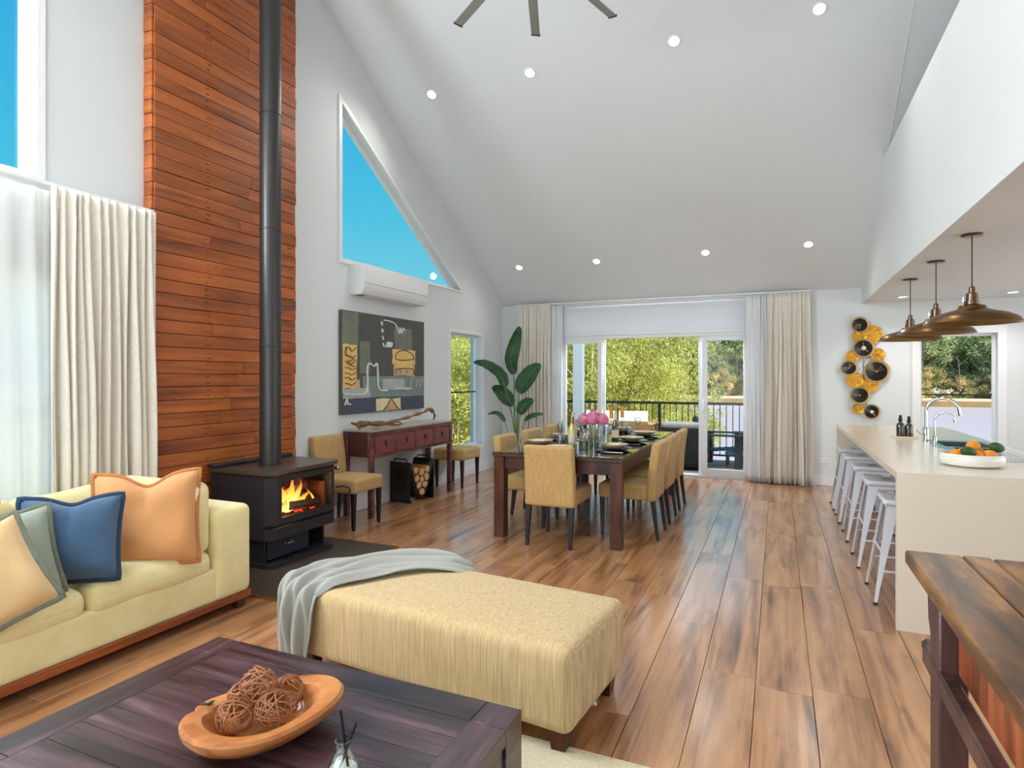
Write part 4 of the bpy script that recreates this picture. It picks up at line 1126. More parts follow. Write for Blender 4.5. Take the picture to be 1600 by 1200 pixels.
# ------------------------------------------------------------------ dining chairs
def make_chair(label, group):
    t = thing('dining_chair', label, 'chair', (0, 0, 0), 0, group)
    # front = +y
    def sfn(q, h):
        q = list(q)
        if q[2] > 0: q[2] += .012 * max(0, 1 - (q[0] / h[0]) ** 2) * max(0, 1 - (q[1] / h[1]) ** 2)
        return q
    b = MB(); b.rbox((0, .045, .415), (.46, .45, .135), .03, 6, sfn); part('seat', b, 'chairfab', t)
    def bfn(q, h):
        q = list(q); v = (q[2] + h[2]) / (2 * h[2])
        q[1] -= .05 * v * v; q[0] *= 1 - .03 * v
        q[1] += .014 * (1 - (q[0] / h[0]) ** 2) * (1 if q[1] < 0 else -1) * 0
        return q
    b = MB(); b.rbox((0, -.215, .605), (.46, .085, .53), .03, 8, bfn); part('backrest', b, 'chairfab', t)
    for x in (-.195, .195):
        for y, dy in ((.235, 0), (-.225, -.045)):
            b = MB(); b.add([(x + a * q, y + c * q + (dy if z == 0 else 0), z) for z, q in ((0, .013), (.36, .022)) for a, c in ((-1, -1), (1, -1), (1, 1), (-1, 1))], [(3, 2, 1, 0), (4, 5, 6, 7), (0, 1, 5, 4), (1, 2, 6, 5), (2, 3, 7, 6), (3, 0, 4, 7)])
            part('leg', b, 'blackleg', t)
    return t
g = 'mustard dining chairs at the dining table'
c0 = make_chair('mustard dining chair at the near table end with its back to the camera', g); c0.location = (-1.79, 5.09, 0)
for k, (y, w) in enumerate(((5.62, 'nearest of three'), (6.27, 'middle of three'), (6.93, 'farthest of three'))):
    dup(c0, (-1.245, y, 0), pi / 2, 'mustard dining chair on the kitchen side of the dining table, ' + w, g)
for k, (y, w) in enumerate(((5.62, 'nearest of three'), (6.35, 'middle of three'), (7.05, 'farthest of three'))):
    dup(c0, (-2.30, y, 0), -pi / 2, 'mustard dining chair on the window side of the dining table, ' + w, g)
dup(c0, (-1.79, 7.74, 0), pi, 'mustard dining chair at the far end of the dining table facing the camera', g)
dup(c0, (-3.90, 4.79, 0), -pi / 2, 'spare mustard chair between the wood heater and the console table', 'spare dining chairs by the left wall')

# upholstered stool past the console
us = thing('upholstered_stool', 'backless mustard upholstered stool under the left wall window beside the console', 'stool', (-3.97, 7.16, 0))
b = MB(); b.rbox((0, 0, .435), (.46, .50, .15), .035, 8, lambda q, h: (q[0], q[1], q[2] + (.012 * max(0, 1 - (q[0] / h[0]) ** 2) * max(0, 1 - (q[1] / h[1]) ** 2) if q[2] > 0 else 0))); part('seat', b, 'chairfab', us)
for x in (-.19, .19):
    for y in (-.215, .215):
        b = MB(); b.add([(x + a * q, y + c * q, z) for z, q in ((0, .013), (.36, .022)) for a, c in ((-1, -1), (1, -1), (1, 1), (-1, 1))], [(3, 2, 1, 0), (4, 5, 6, 7), (0, 1, 5, 4), (1, 2, 6, 5), (2, 3, 7, 6), (3, 0, 4, 7)])
        part('leg', b, 'blackleg', us)

# ------------------------------------------------------------------ dining table
dt = thing('dining_table', 'long dark red-brown dining table with black glass top set for dinner', 'dining table', (-1.785, 6.32, 0))
hx, hy = .60, 1.37
b = MB(); b.box(-hx, hx, -hy, hy, .735, .765, .005); part('table_top', b, 'dtable', dt)
b = MB(); b.box(-hx + .004, hx - .004, -hy + .004, hy - .004, .765, .773, .002); part('glass_top', b, 'dtop', dt, label='black glass top')
for sx in (-1, 1):
    b = MB(); b.box(sx * (hx - .045) - .014, sx * (hx - .045) + .014, -hy + .10, hy - .10, .62, .735, .003); part('apron', b, 'dtable', dt)
    for sy in (-1, 1):
        x, y = sx * (hx - .06), sy * (hy - .065)
        b = MB(); b.box(x - .05, x + .05, y - .05, y + .05, 0, .735, .004); part('leg', b, 'dtable', dt)
for sy in (-1, 1):
    b = MB(); b.box(-hx + .11, hx - .11, sy * (hy - .05) - .014, sy * (hy - .05) + .014, .62, .735, .003); part('apron', b, 'dtable', dt)
TT = .773
# place settings
def setting_plate(label):
    t = thing('dinner_plate', label, 'plate', (0, 0, 0), 0, 'dinner plates on the dining table')
    b = MB(); b.lathe([(0, .004), (.07, .004), (.135, .012), (.165, .022), (.168, .026), (.163, .027), (.13, .02), (.07, .012), (0, .011)], seg=32); part('plate', b, 'charger', t, label='dark under-plate')
    b = MB(); b.lathe([(0, .014), (.06, .014), (.10, .03), (.128, .052), (.131, .056), (.125, .056), (.095, .04), (.06, .026), (0, .024)], seg=32); part('bowl', b, 'plate', t, label='beige bowl')
    b = MB(); b.rbox((0, 0, .052), (.13, .09, .022), .009, 4); part('napkin', b, 'napkin', t)
    return t
pl = None
def glassware(kind, label, loc):
    if kind == 'wine':
        t = thing('wine_glass', label, 'wine glass', loc, 0, 'wine glasses on the dining table')
        b = MB(); b.lathe([(0, 0), (.034, 0), (.034, .002), (.006, .006), (.004, .012), (.004, .085), (.012, .095), (.034, .12), (.040, .145), (.036, .18), (.031, .20), (.030, .20), (.0345, .18), (.0385, .145), (.032, .122), (.010, .099), (0, .097)], seg=24); part('bowl_and_stem', b, 'clearglass', t)
    else:
        t = thing('tumbler', label, 'tumbler', loc, 0, 'tumblers on the dining table')
        b = MB(); b.lathe([(0, 0), (.030, 0), (.037, .1), (.0355, .1), (.028, .006), (0, .006)], seg=24); part('glass_body', b, 'clearglass', t)
    return t
rows = [(5.55, 'nearest'), (6.28, 'middle'), (6.98, 'farthest')]
for sx, side in ((1, 'kitchen'), (-1, 'window')):
    for y, w in rows:
        lb = 'beige bowl on a dark plate, %s on the %s side of the dining table' % (w, side)
        p = (-1.785 + sx * .38, y + (.05 if sx < 0 else 0), TT)
        if pl is None: pl = setting_plate(lb); pl.location = p
        else: dup(pl, p, label=lb)
        gl = glassware('wine', 'clear wine glass beside the %s bowl on the %s side of the table' % (w, side), (-1.785 + sx * .24, y + .27, TT))
        glassware('tumbler', 'clear tumbler beside the %s bowl on the %s side of the table' % (w, side), (-1.785 + sx * .17, y + .19, TT))
dup(pl, (-1.785, 7.42, TT), label='beige bowl on a dark plate at the far end of the dining table')
dup(pl, (-1.82, 5.18, TT), label='beige bowl on a dark plate at the near end of the dining table')
glassware('wine', 'clear wine glass at the near end of the dining table behind the chair', (-1.60, 5.28, TT))
glassware('tumbler', 'clear tumbler at the near end of the dining table behind the chair', (-1.66, 5.17, TT))
rw = glassware('wine', 'wine glass with red wine at the left of the bottles', (-2.10, 6.02, TT))
b = MB(); b.lathe([(0, .1), (.012, .103), (.031, .124), (.037, .147), (0, .147)], seg=20); part('red_wine', b, 'redwine', rw)
# cutlery beside each place
ck = 0
for sx, side in ((1, 'kitchen'), (-1, 'window')):
    for y, w in rows:
        t = thing('table_knife', 'steel table knife lying beside the %s bowl on the %s side' % (w, side), 'cutlery', (-1.785 + sx * .40, y - .19 * sx, TT), 0, 'cutlery on the dining table')
        b = MB(); b.box(-.10, .0, -.008, .008, 0, .005, .002); part('handle', b, 'steel', t)
        b = MB(); b.box(.0, .11, -.009, .008, .001, .003); part('blade', b, 'steel', t)
# bottles
def bottle(label, loc, m, foil, h=.31, r=.041, lab=True):
    t = thing('wine_bottle', label, 'bottle', loc)
    k = h / .31
    b = MB(); b.lathe([(0, 0), (r * .95, 0), (r, .006), (r, .165 * k), (r * .8, .2 * k), (.016, .235 * k), (.0145, .30 * k), (.017, .302 * k), (.017, .31 * k), (0, .31 * k)], seg=24); part('glass_body', b, m, t)
    b = MB(); b.lathe([(.0175, .245 * k), (.0162, .301 * k), (.0178, .303 * k), (.0178, .313 * k), (0, .313 * k)], seg=20); part('foil', b, foil, t)
    if lab: b = MB(); b.lathe([(r + .0006, .06 * k), (r + .0006, .14 * k)], seg=24); part('paper_label', b, 'label', t)
    return t
bottle('dark green wine bottle with red-gold foil left of the pink flowers', (-1.72, 5.62, TT), 'champ', 'foilred', .33, .043)
bottle('pale yellow wine bottle second left of the pink flowers', (-1.80, 5.50, TT), 'white_wine', 'gold', .30, .037)
bottle('tall rose wine bottle behind the pale yellow bottle', (-1.87, 5.75, TT), 'rose', 'label', .33, .038)
bottle('small amber-topped bottle behind the pink flowers on the left', (-1.76, 6.05, TT), 'white_wine', 'foilred', .34, .036)
bottle('wine bottle with pale label right of the pink flowers', (-1.53, 6.1, TT), 'champ', 'label', .31, .038)
# flower vases
fv = thing('flower_vase', 'tall clear glass vase of pink hydrangeas in the middle of the dining table', 'vase', (-1.585, 5.50, TT))
def vase_prof(r, h): return [(0, 0), (r * .85, 0), (r, h), (r - .003, h), (r * .85 - .004, .012), (0, .012)]
b = MB(); b.lathe(vase_prof(.052, .23), seg=28); part('glass_body', b, 'clearglass', fv)
b = MB(); b.lathe([(0, .014), (.038, .014), (.044, .12), (0, .12)], seg=20); part('water', b, 'clearglass', fv)
rr = random.Random(3)
for k in range(7):
    a = rr.uniform(0, 6.28); p = (.09 * math.cos(a) * rr.uniform(.3, 1), .09 * math.sin(a) * rr.uniform(.3, 1), .26)
    b = MB(); b.tube([(p[0] * .15, p[1] * .15, .02), (p[0] * .4, p[1] * .4, .18), p], .0025, 6); part('stem', b, 'greenstem', fv)
for k, (x, y, z, r) in enumerate(((-.09, 0, .275, .058), (0, -.04, .29, .062), (.085, .0, .28, .055), (.03, .06, .285, .055), (-.045, .06, .29, .052), (.0, .0, .325, .045))):
    b = MB()
    for j in range(70):
        ph = math.acos(rr.uniform(-.7, 1)); th = rr.uniform(0, 6.28); d = Vector((math.sin(ph) * math.cos(th), math.sin(ph) * math.sin(th), math.cos(ph)))
        c = d * r; u = d.orthogonal().normalized(); w = d.cross(u); s = .012
        for q in range(4):
            a = q * H90 + j; e1 = u * math.cos(a) + w * math.sin(a); e2 = u * math.cos(a + .9) + w * math.sin(a + .9)
            b.add([c, c + e1 * s + d * .002, c + (e1 + e2) * s * .75 + d * .005, c + e2 * s + d * .002], [(0, 1, 2, 3)])
    b.sphere((0, 0, 0), r * .93, 12, 8)
    part('flower_head', b, 'pink', fv, (x, y, z), label='pink hydrangea head', sharp=0)
t = thing('glass_vase', 'slimmer empty clear glass vase right of the hydrangea vase', 'vase', (-1.475, 5.52, TT))
b = MB(); b.lathe(vase_prof(.04, .24), seg=28); part('glass_body', b, 'clearglass', t)
t = thing('glass_vase', 'clear glass vase left of the hydrangea vase among the bottles', 'vase', (-1.665, 5.42, TT))
b = MB(); b.lathe(vase_prof(.034, .2), seg=28); part('glass_body', b, 'clearglass', t)
t = thing('glass_carafe', 'clear glass carafe at the left of the wine bottles', 'carafe', (-1.95, 5.60, TT))
b = MB(); b.lathe([(0, 0), (.04, 0), (.042, .12), (.02, .19), (.02, .24), (.024, .26), (.022, .26), (.017, .24), (.017, .19), (.038, .12), (.036, .006), (0, .006)], seg=28); part('glass_body', b, 'clearglass', t)
for x, y, h, lb in ((-1.63, 6.33, .36, 'left amber pillar candle on a glass holder behind the flowers'), (-1.53, 6.40, .37, 'right amber pillar candle on a glass holder behind the flowers')):
    t = thing('candle_holder', lb, 'candle', (x, y, TT))
    b = MB(); b.lathe([(0, 0), (.04, 0), (.036, .006), (.008, .02), (.007, h - .14), (.028, h - .13), (.028, h - .12), (0, h - .12)], seg=20); part('holder', b, 'clearglass', t)
    b = MB(); b.lathe([(0, h - .119), (.02, h - .119), (.02, h), (0, h)], seg=18); part('candle', b, 'amber', t)

# ------------------------------------------------------------------ console table by the left wall
cn = thing('console_table', 'long red lacquer console table with four drawers under the painting', 'console table', (-3.985, 5.90, 0))
L2 = .835; D0, D1 = -.19, .175
b = MB(); b.box(D0, D1 + .005, -L2, L2, .885, .905, .003); part('top_board', b, mat('console_top', (178, 158, 134), .3, coat=.5), cn)
b = MB()
b.box(D0, D1 - .006, -L2 + .01, -L2 + .03, .625, .885); part('side_panel', b, 'consoled', cn)
b = MB(); b.box(D0, D1 - .006, L2 - .03, L2 - .01, .625, .885); part('side_panel', b, 'consoled', cn)
b = MB(); b.box(D0, D0 + .015, -L2 + .03, L2 - .03, .625, .885); b.box(D0 + .015, D1 - .02, -L2 + .03, L2 - .03, .625, .64); part('carcass', b, 'consoled', cn)
b = MB(); b.box(D1 - .03, D1, -L2 + .052, L2 - .052, .845, .885, .002); b.box(D1 - .03, D1, -L2 + .052, L2 - .052, .615, .64, .002)
n = 4; w = (2 * L2 - .104) / n
for k in range(1, n):
    y = -L2 + .052 + k * w; b.box(D1 - .03, D1, y - .016, y + .016, .64, .845, .002)
part('front_frame', b, 'console', cn)
for k in range(n):
    y = -L2 + .052 + (k + .5) * w; hw = w / 2 - (.018 if k not in (0, n - 1) else .018)
    b = MB(); b.box(D1 - .026, D1 - .004, y - hw, y + hw, .645, .84, .003); d = part('drawer', b, 'drawer', cn)
    b = MB(); b.lathe([(.018, 0), (.018, .003), (.008, .004), (.006, .012), (0, .012)], seg=14); part('back_plate', b, 'blackmetal', d, (D1 - .004, y, .765), (0, H90, 0))
    b = MB(); b.tube([(0, 0, .012), (.012, 0, -.004), (.01, 0, -.03), (.006, 0, -.04)], [.004, .006, .009, .003], 8); part('drop_pull', b, 'blackmetal', d, (D1 - .002, y, .757))
for y in (-L2 + .026, L2 - .026):
    for x in (D1 - .026, D0 + .026):
        b = MB(); b.box(x - .026, x + .026, y - .026, y + .026, 0, .885, .003); part('leg', b, 'console', cn)
# driftwood on the console
dw = thing('driftwood_branch', 'long twisted driftwood branch lying on the console table', 'driftwood', (-3.99, 5.80, .906))
main = [(.02, -.74, .055), (.0, -.5, .05), (.03, -.28, .04), (-.01, -.05, .05), (.02, .15, .075), (.0, .35, .10), (.02, .52, .12), (.0, .66, .155), (.01, .74, .13), (.02, .77, .06), (.0, .78, .015)]
b = MB(); n = 46; b.tube([interp(main, i / n) + Vector((R.uniform(-.004, .004), 0, R.uniform(-.004, .004))) for i in range(n + 1)], [max(.010, .034 - .018 * min(1, i / 14) + .006 * math.sin(i * 1.1) - (.006 if i > 38 else 0)) for i in range(n + 1)], 8); part('trunk', b, 'drift', dw)
for pts, r0 in (([(.02, -.74, .055), (.07, -.79, .02)], .02), ([(.02, -.74, .055), (-.03, -.80, .075)], .02), ([(0, -.35, .04), (.06, -.22, .02), (.09, -.1, .012)], .014), ([(.03, -.26, .04), (.10, -.16, .05), (.11, -.08, .013)], .013), ([(.0, -.55, .05), (-.06, -.4, .03), (-.05, -.28, .012)], .014), ([(.0, .66, .155), (.03, .7, .10)], .016)):
    b = MB(); b.tube([interp(pts, i / 10) for i in range(11)], [r0 * (1 - .45 * i / 10) for i in range(11)], 7); part('side_branch', b, 'drift', dw)

# ------------------------------------------------------------------ firewood carrier with logs
fc = thing('firewood_carrier', 'black leather firewood carrier full of split logs under the console table', 'log carrier', (-3.99, 6.09, 0), -.12)
# leather end panels face -y and +y; sling runs between them; logs show on the +x side
hx_, hy_ = .155, .215
b = MB(); b.box(-hx_, hx_, -hy_ - .006, -hy_, .02, .47, .003); part('leather_side', b, 'leather', fc)
b = MB(); b.box(-hx_, hx_, hy_, hy_ + .006, .02, .47, .003); part('leather_side', b, 'leather', fc)
b = MB(); b.box(-.085, .085, -hy_ - .010, -hy_ - .006, .12, .40, .002); part('front_pocket', b, 'blackmetal', fc)
for s in (-1, 1):
    b = MB(); b.tube([(-.10, s * hy_, .465), (-.095, s * (hy_ - .005), .50), (.095, s * (hy_ - .005), .50), (.10, s * hy_, .465)], .008, 8); part('carry_handle', b, 'leather', fc)
def sling(u, v):
    a = u * 2 - 1
    z = .46 - .42 * (1 - abs(a) ** 1.6); return (-hx_ + 2 * hx_ * v, a * (hy_ - .004), z)
b = MB(); b.sheet(sling, 24, 3, .005); part('sling', b, 'leather', fc, sharp=0)
b = MB(); b.box(-hx_, hx_, -hy_, -hy_ + .02, 0, .03); b.box(-hx_, hx_, hy_ - .02, hy_, 0, .03); b.box(-hx_, -hx_ + .02, -hy_, hy_, 0, .03); part('base_frame', b, 'blackmetal', fc)
lg = [(.0, .105, .05), (-.05, .185, .05), (.055, .185, .048), (.0, .25, .045), (-.085, .275, .05), (.085, .27, .05), (.0, .335, .05), (-.11, .365, .045), (.105, .36, .05)]
def log_obj(i, y, z, r):
    t = thing('firewood_log', ['split firewood log lowest in the black carrier', 'split firewood log, lower left in the black carrier', 'split firewood log, lower right in the black carrier', 'round-ended firewood log in the centre of the black carrier', 'firewood log at mid left in the black carrier', 'firewood log at mid right in the black carrier', 'firewood log, upper middle of the black carrier', 'firewood log at top left of the black carrier', 'firewood log at top right of the black carrier'][i], 'log', (0, 0, 0), 0, 'firewood in the black carrier')
    ca, sa = math.cos(-.12), math.sin(-.12)
    t.location = (-3.99 - y * sa, 6.09 + y * ca, z); t.rotation_euler = (0, 0, -.12)
    r_ = random.Random(i); ks = [r_.uniform(.62, 1.06) for _ in range(11)]
    prof = [(math.cos(2 * pi * k / 11) * r * ks[k], math.sin(2 * pi * k / 11) * r * ks[k]) for k in range(11)]
    b = MB(); b.prism(prof, -.15, .145, 'X'); part('log_body', b, 'bark', t)
    b = MB(); b.prism([(p[0] * .96, p[1] * .96) for p in prof], .145, .149, 'X'); part('cut_end', b, 'logend', t, label='pale cut end')
for i, (y, z, r) in enumerate(lg): log_obj(i, y, z, r)

# ------------------------------------------------------------------ tall plant in the corner
pb = Vector((-3.56, 8.26, 0))
pp = thing('potted_plant', 'tall bird of paradise plant in a basket in the far left corner', 'potted plant', tuple(pb))
b = MB(); b.lathe([(0, 0), (.16, 0), (.19, .1), (.19, .24), (.165, .34), (.155, .34), (.18, .24), (.18, .1), (.15, .02), (0, .02)], seg=32); pot = part('basket', b, 'basket', pp)
for s in (-1, 1):
    b = MB(); b.tube([(s * .17, -.05, .33), (s * .25, -.03, .42), (s * .27, 0, .47), (s * .25, .03, .42), (s * .17, .05, .33)], .006, 8); part('handle', b, 'cord', pot)
b = MB(); b.lathe([(0, .29), (.165, .29), (.165, .27), (0, .27)], seg=24); part('soil', b, 'soil', pp)
def leaf(mid, wmax, facing, cup=.25, n=16):
    """blade along midrib points (world), 'facing' = direction the upper surface looks at"""
    pts = [Vector(p) - pb for p in mid]; F = Vector(facing).normalized()
    def fn(u, v):
        p = interp(pts, u); d = (interp(pts, min(1, u + .02)) - interp(pts, max(0, u - .02))).normalized()
        s = d.cross(F).normalized(); nrm = s.cross(d).normalized()
        w = wmax * (math.sin(pi * min(1, u * .97 + .03)) ** .62) * (1 - .18 * u)
        a = v * 2 - 1
        return p + s * a * w / 2 + nrm * (cup * w * (abs(a) ** 1.5) * .5 + .004 * math.sin(u * 40 + 3 * a))
    b = MB(); b.sheet(fn, 26, 10, .002)
    l = part('leaf', b, 'green', pp, sharp=0)
    b = MB(); b.tube([interp(pts, i / 14) for i in range(15)], [.007 * (1 - .8 * i / 14) + .0015 for i in range(15)], 6); part('midrib', b, 'greenstem', l)
def stem(pts, r0=.014, r1=.007):
    b = MB(); q = [Vector(p) - pb for p in pts]; b.tube([interp(q, i / 16) for i in range(17)], [r0 + (r1 - r0) * i / 16 for i in range(17)], 8); part('stem', b, 'greenstem', pp)
B0 = (-3.56, 8.26, .28)
CV = (.35, -.9, .1)   # towards the camera
leaf([(-3.61, 8.245, 1.50), (-3.655, 8.23, 1.71), (-3.60, 8.262, 1.98), (-3.53, 8.28, 2.22)], .24, (.7, -.7, .0)); stem([B0, (-3.60, 8.25, .9), (-3.61, 8.245, 1.50)])
leaf([(-3.73, 8.19, 1.30), (-3.80, 8.166, 1.48), (-3.985, 8.079, 1.63), (-4.165, 8.0, 1.68)], .25, (.5, -.6, .9)); stem([B0, (-3.62, 8.24, .8), (-3.73, 8.19, 1.30)])
leaf([(-3.536, 8.277, 1.22), (-3.47, 8.301, 1.36), (-3.36, 8.359, 1.53), (-3.24, 8.402, 1.65)], .30, (.1, -1, .35)); stem([B0, (-3.57, 8.27, .8), (-3.536, 8.277, 1.22)])
leaf([(-3.61, 8.238, 1.04), (-3.69, 8.2, 1.12), (-3.80, 8.156, 1.24), (-3.91, 8.115, 1.31)], .26, (.3, -.8, .7)); stem([B0, (-3.58, 8.25, .6), (-3.61, 8.238, 1.04)])
leaf([(-3.54, 8.277, .90), (-3.49, 8.296, .99), (-3.416, 8.33, 1.07), (-3.34, 8.359, 1.11)], .22, (.1, -.8, .5)); stem([B0, (-3.56, 8.26, .6), (-3.54, 8.277, .90)])
leaf([(-3.733, 8.19, .79), (-3.79, 8.166, .87), (-3.86, 8.137, .915), (-3.97, 8.088, .90)], .13, (.2, -.4, .9)); stem([B0, (-3.64, 8.22, .5), (-3.733, 8.19, .79)], .009, .005)
leaf([(-3.47, 8.311, .80), (-3.38, 8.349, .86), (-3.29, 8.388, .89), (-3.20, 8.419, .90)], .13, (.2, -.5, .9)); stem([B0, (-3.5, 8.29, .55), (-3.47, 8.311, .80)], .009, .005)
stem([B0, (-3.53, 8.25, .7), (-3.50, 8.27, 1.0)], .012, .004); stem([B0, (-3.59, 8.25, .7), (-3.6, 8.26, 1.1)], .012, .004)
# ------------------------------------------------------------------ kitchen island
IX0, IX1, IY0, IY1, IZ = .625, 1.66, 4.05, 7.93, .907
isl = thing('kitchen_island', 'long cream stone kitchen island with waterfall end panel at right', 'kitchen island', (1.14, 5.99, 0))
def I(b): return b
SKx0, SKx1, SKy0, SKy1 = 1.16, 1.58, 4.85, 6.22
b = MB(); b.prism([(IX0 - 1.14, IY0 - 5.99), (IX1 - 1.14, IY0 - 5.99), (IX1 - 1.14, IY1 - 5.99), (IX0 - 1.14, IY1 - 5.99)], .867, IZ, 'Z', [[(SKx0 - 1.14, SKy0 - 5.99), (SKx1 - 1.14, SKy0 - 5.99), (SKx1 - 1.14, SKy1 - 5.99), (SKx0 - 1.14, SKy1 - 5.99)]]); part('stone_worktop', b, 'stone', isl)
b = MB(); b.box(IX0 - 1.14, IX1 - 1.14, -1.94, -1.90, 0, .867); part('waterfall_end', b, 'stone', isl)
b = MB(); b.box(IX0 - 1.14, IX1 - 1.14, 1.90, 1.94, 0, .867); part('waterfall_end', b, 'stone', isl)
b = MB(); b.box(-.16, -.14, -1.90, 1.90, .0, .867); part('back_panel', b, 'islandpanel', isl)
b = MB(); b.box(-.14, .46, -1.9, -1.16, .1, .867); b.box(-.14, .46, .25, 1.9, .1, .867); b.box(-.1, .42, -1.9, 1.9, 0, .1); part('cabinet_carcass', b, 'islandpanel', isl)
b = MB()
for k in range(6):
    y = -1.9 + k * .634; b.box(.46, .48, y + .003, y + .631, .1, .86, .002)
part('cabinet_doors', b, 'trim', isl)
# sink
sk = thing('kitchen_sink', 'stainless steel inset sink with drainer on the island', 'sink', (1.37, 5.535, IZ))
hx2, hy2 = .21, .685
b = MB(); b.prism([(-hx2 - .012, -hy2 - .012), (hx2 + .012, -hy2 - .012), (hx2 + .012, hy2 + .012), (-hx2 - .012, hy2 + .012)], .0, .004, 'Z', [[(-.16, .16), (.17, .16), (.17, .60), (-.16, .60)], [(-.13, -.05), (.15, -.05), (.15, .10), (-.13, .10)]]); part('drainer_deck', b, 'steel', sk)
def basin(x0, x1, y0, y1, d):
    b = MB(); b.box(x0, x1, y0, y1, -d, -d + .003); b.box(x0, x0 + .003, y0, y1, -d, .001); b.box(x1 - .003, x1, y0, y1, -d, .001); b.box(x0, x1, y0, y0 + .003, -d, .001); b.box(x0, x1, y1 - .003, y1, -d, .001); return b
part('basin', basin(-.16, .17, .16, .60, .18), 'steel', sk); part('basin', basin(-.13, .15, -.05, .10, .12), 'steel', sk)
b = MB()
for k in range(7): b.box(-.14 + k * .045, -.125 + k * .045, -.62, -.12, .003, .006, .001)
part('drainer_ridges', b, 'steel', sk)
# taps
def tap(label, loc, r, h, reach, rr, base_r, lever=True):
    t = thing('kitchen_tap', label, 'tap', loc)
    b = MB(); b.lathe([(0, 0), (base_r, 0), (base_r, .008), (base_r * .8, .012), (base_r * .8, .11 * h / .35), (r * 1.1, .12 * h / .35), (0, .12 * h / .35)], seg=20); part('base', b, 'chrome', t)
    pts = [(0, 0, .11 * h / .35), (0, 0, h - reach / 2)]
    for i in range(1, 13):
        a = pi * i / 12 * .97; pts.append((reach / 2 - reach / 2 * math.cos(a), -.25 * (reach / 2 - reach / 2 * math.cos(a)), h - reach / 2 + reach / 2 * math.sin(a)))
    p = pts[-1]; pts.append((p[0] + .004, p[1], p[2] - rr))
    b = MB(); b.tube(pts, r, 12); part('gooseneck_spout', b, 'chrome', t)
    if lever:
        b = MB(); b.tube([(-base_r * .5, 0, .06), (-.04, .01, .065), (-.07, .015, .10)], [.007, .006, .004], 8); part('lever', b, 'chrome', t)
    return t
tap('tall chrome gooseneck mixer tap at the far end of the sink', (1.145, 6.05, IZ), .013, .37, .22, .04, .026)
tap('small slim chrome filter tap in front of the tall mixer tap', (1.12, 5.62, IZ), .007, .27, .12, .02, .018, False)
# soap bottles on a tray
ty = thing('soap_tray', 'small pale tray under two dark soap bottles on the island', 'tray', (1.04, 6.36, IZ))
b = MB(); b.rbox((0, 0, .008), (.20, .12, .016), .007, 4); part('tray_body', b, 'napkin', ty)
for x, h, lb in ((-.03, .0, 'smoked glass soap bottle at the left on the pale tray'), (.035, -.01, 'smoked glass soap bottle at the right on the pale tray')):
    t = thing('soap_bottle', lb, 'bottle', (1.04 + x, 6.36, IZ + .016))
    b = MB(); b.lathe([(0, 0), (.031, 0), (.032, .004), (.032, .10 + h), (.024, .118 + h), (.013, .126 + h), (.013, .135 + h), (0, .135 + h)], seg=20); part('glass_body', b, 'darkglass', t)
    b = MB(); b.lathe([(.016, .134 + h), (.016, .158 + h), (.012, .163 + h), (.012, .19 + h), (0, .19 + h)], seg=16); part('stopper', b, 'blackmetal', t)
# fruit bowl
fb = thing('fruit_bowl', 'shallow round white ceramic bowl of oranges on the near end of the island', 'bowl', (1.095, 4.54, IZ))
b = MB(); b.lathe([(0, 0), (.13, 0), (.158, .012), (.17, .04), (.165, .068), (.155, .078), (.145, .076), (.150, .06), (.153, .04), (.142, .018), (.12, .012), (0, .012)], seg=44); part('bowl_body', b, 'ceramic', fb)
fr = [(-.085, -.03, 'orange', 'leftmost'), (.01, -.05, 'orange', 'front middle'), (.085, -.02, 'orange', 'rightmost'), (-.03, .05, 'orange', 'back left'), (.05, .07, 'orange', 'back right')]
for x, y, n, w in fr:
    t = thing('orange', 'bright orange fruit, %s in the white bowl' % w, 'orange', (1.095 + x, 4.54 + y, IZ + .066), 0, 'oranges in the white bowl')
    b = MB(); b.sphere((0, 0, 0), .040, 18, 12, (1, 1, .92)); part('peel', b, 'orangefruit', t, sharp=0)
    b = MB(); b.lathe([(0, .0355), (.005, .036), (.004, .039), (0, .039)], seg=8); part('stem_button', b, 'lime', t)
t = thing('orange', 'topmost orange on the heap in the white bowl', 'orange', (1.105, 4.55, IZ + .118), 0, 'oranges in the white bowl')
b = MB(); b.sphere((0, 0, 0), .038, 18, 12, (1, 1, .92)); part('peel', b, 'orangefruit', t, sharp=0)
for x, y, z, w in ((-.045, -.09, .065, 'at the front'), (.125, .03, .085, 'at the right rim')):
    b = MB(); b.sphere((0, 0, 0), .034, 16, 10, (1.35, .9, .9)); o = solo('avocado', b, 'lime', 'dark green avocado %s of the white fruit bowl' % w, 'avocado', 'avocados in the white bowl', sharp=0); o.location = (1.095 + x, 4.54 + y, IZ + z); o.rotation_euler = (0, .3, .4)

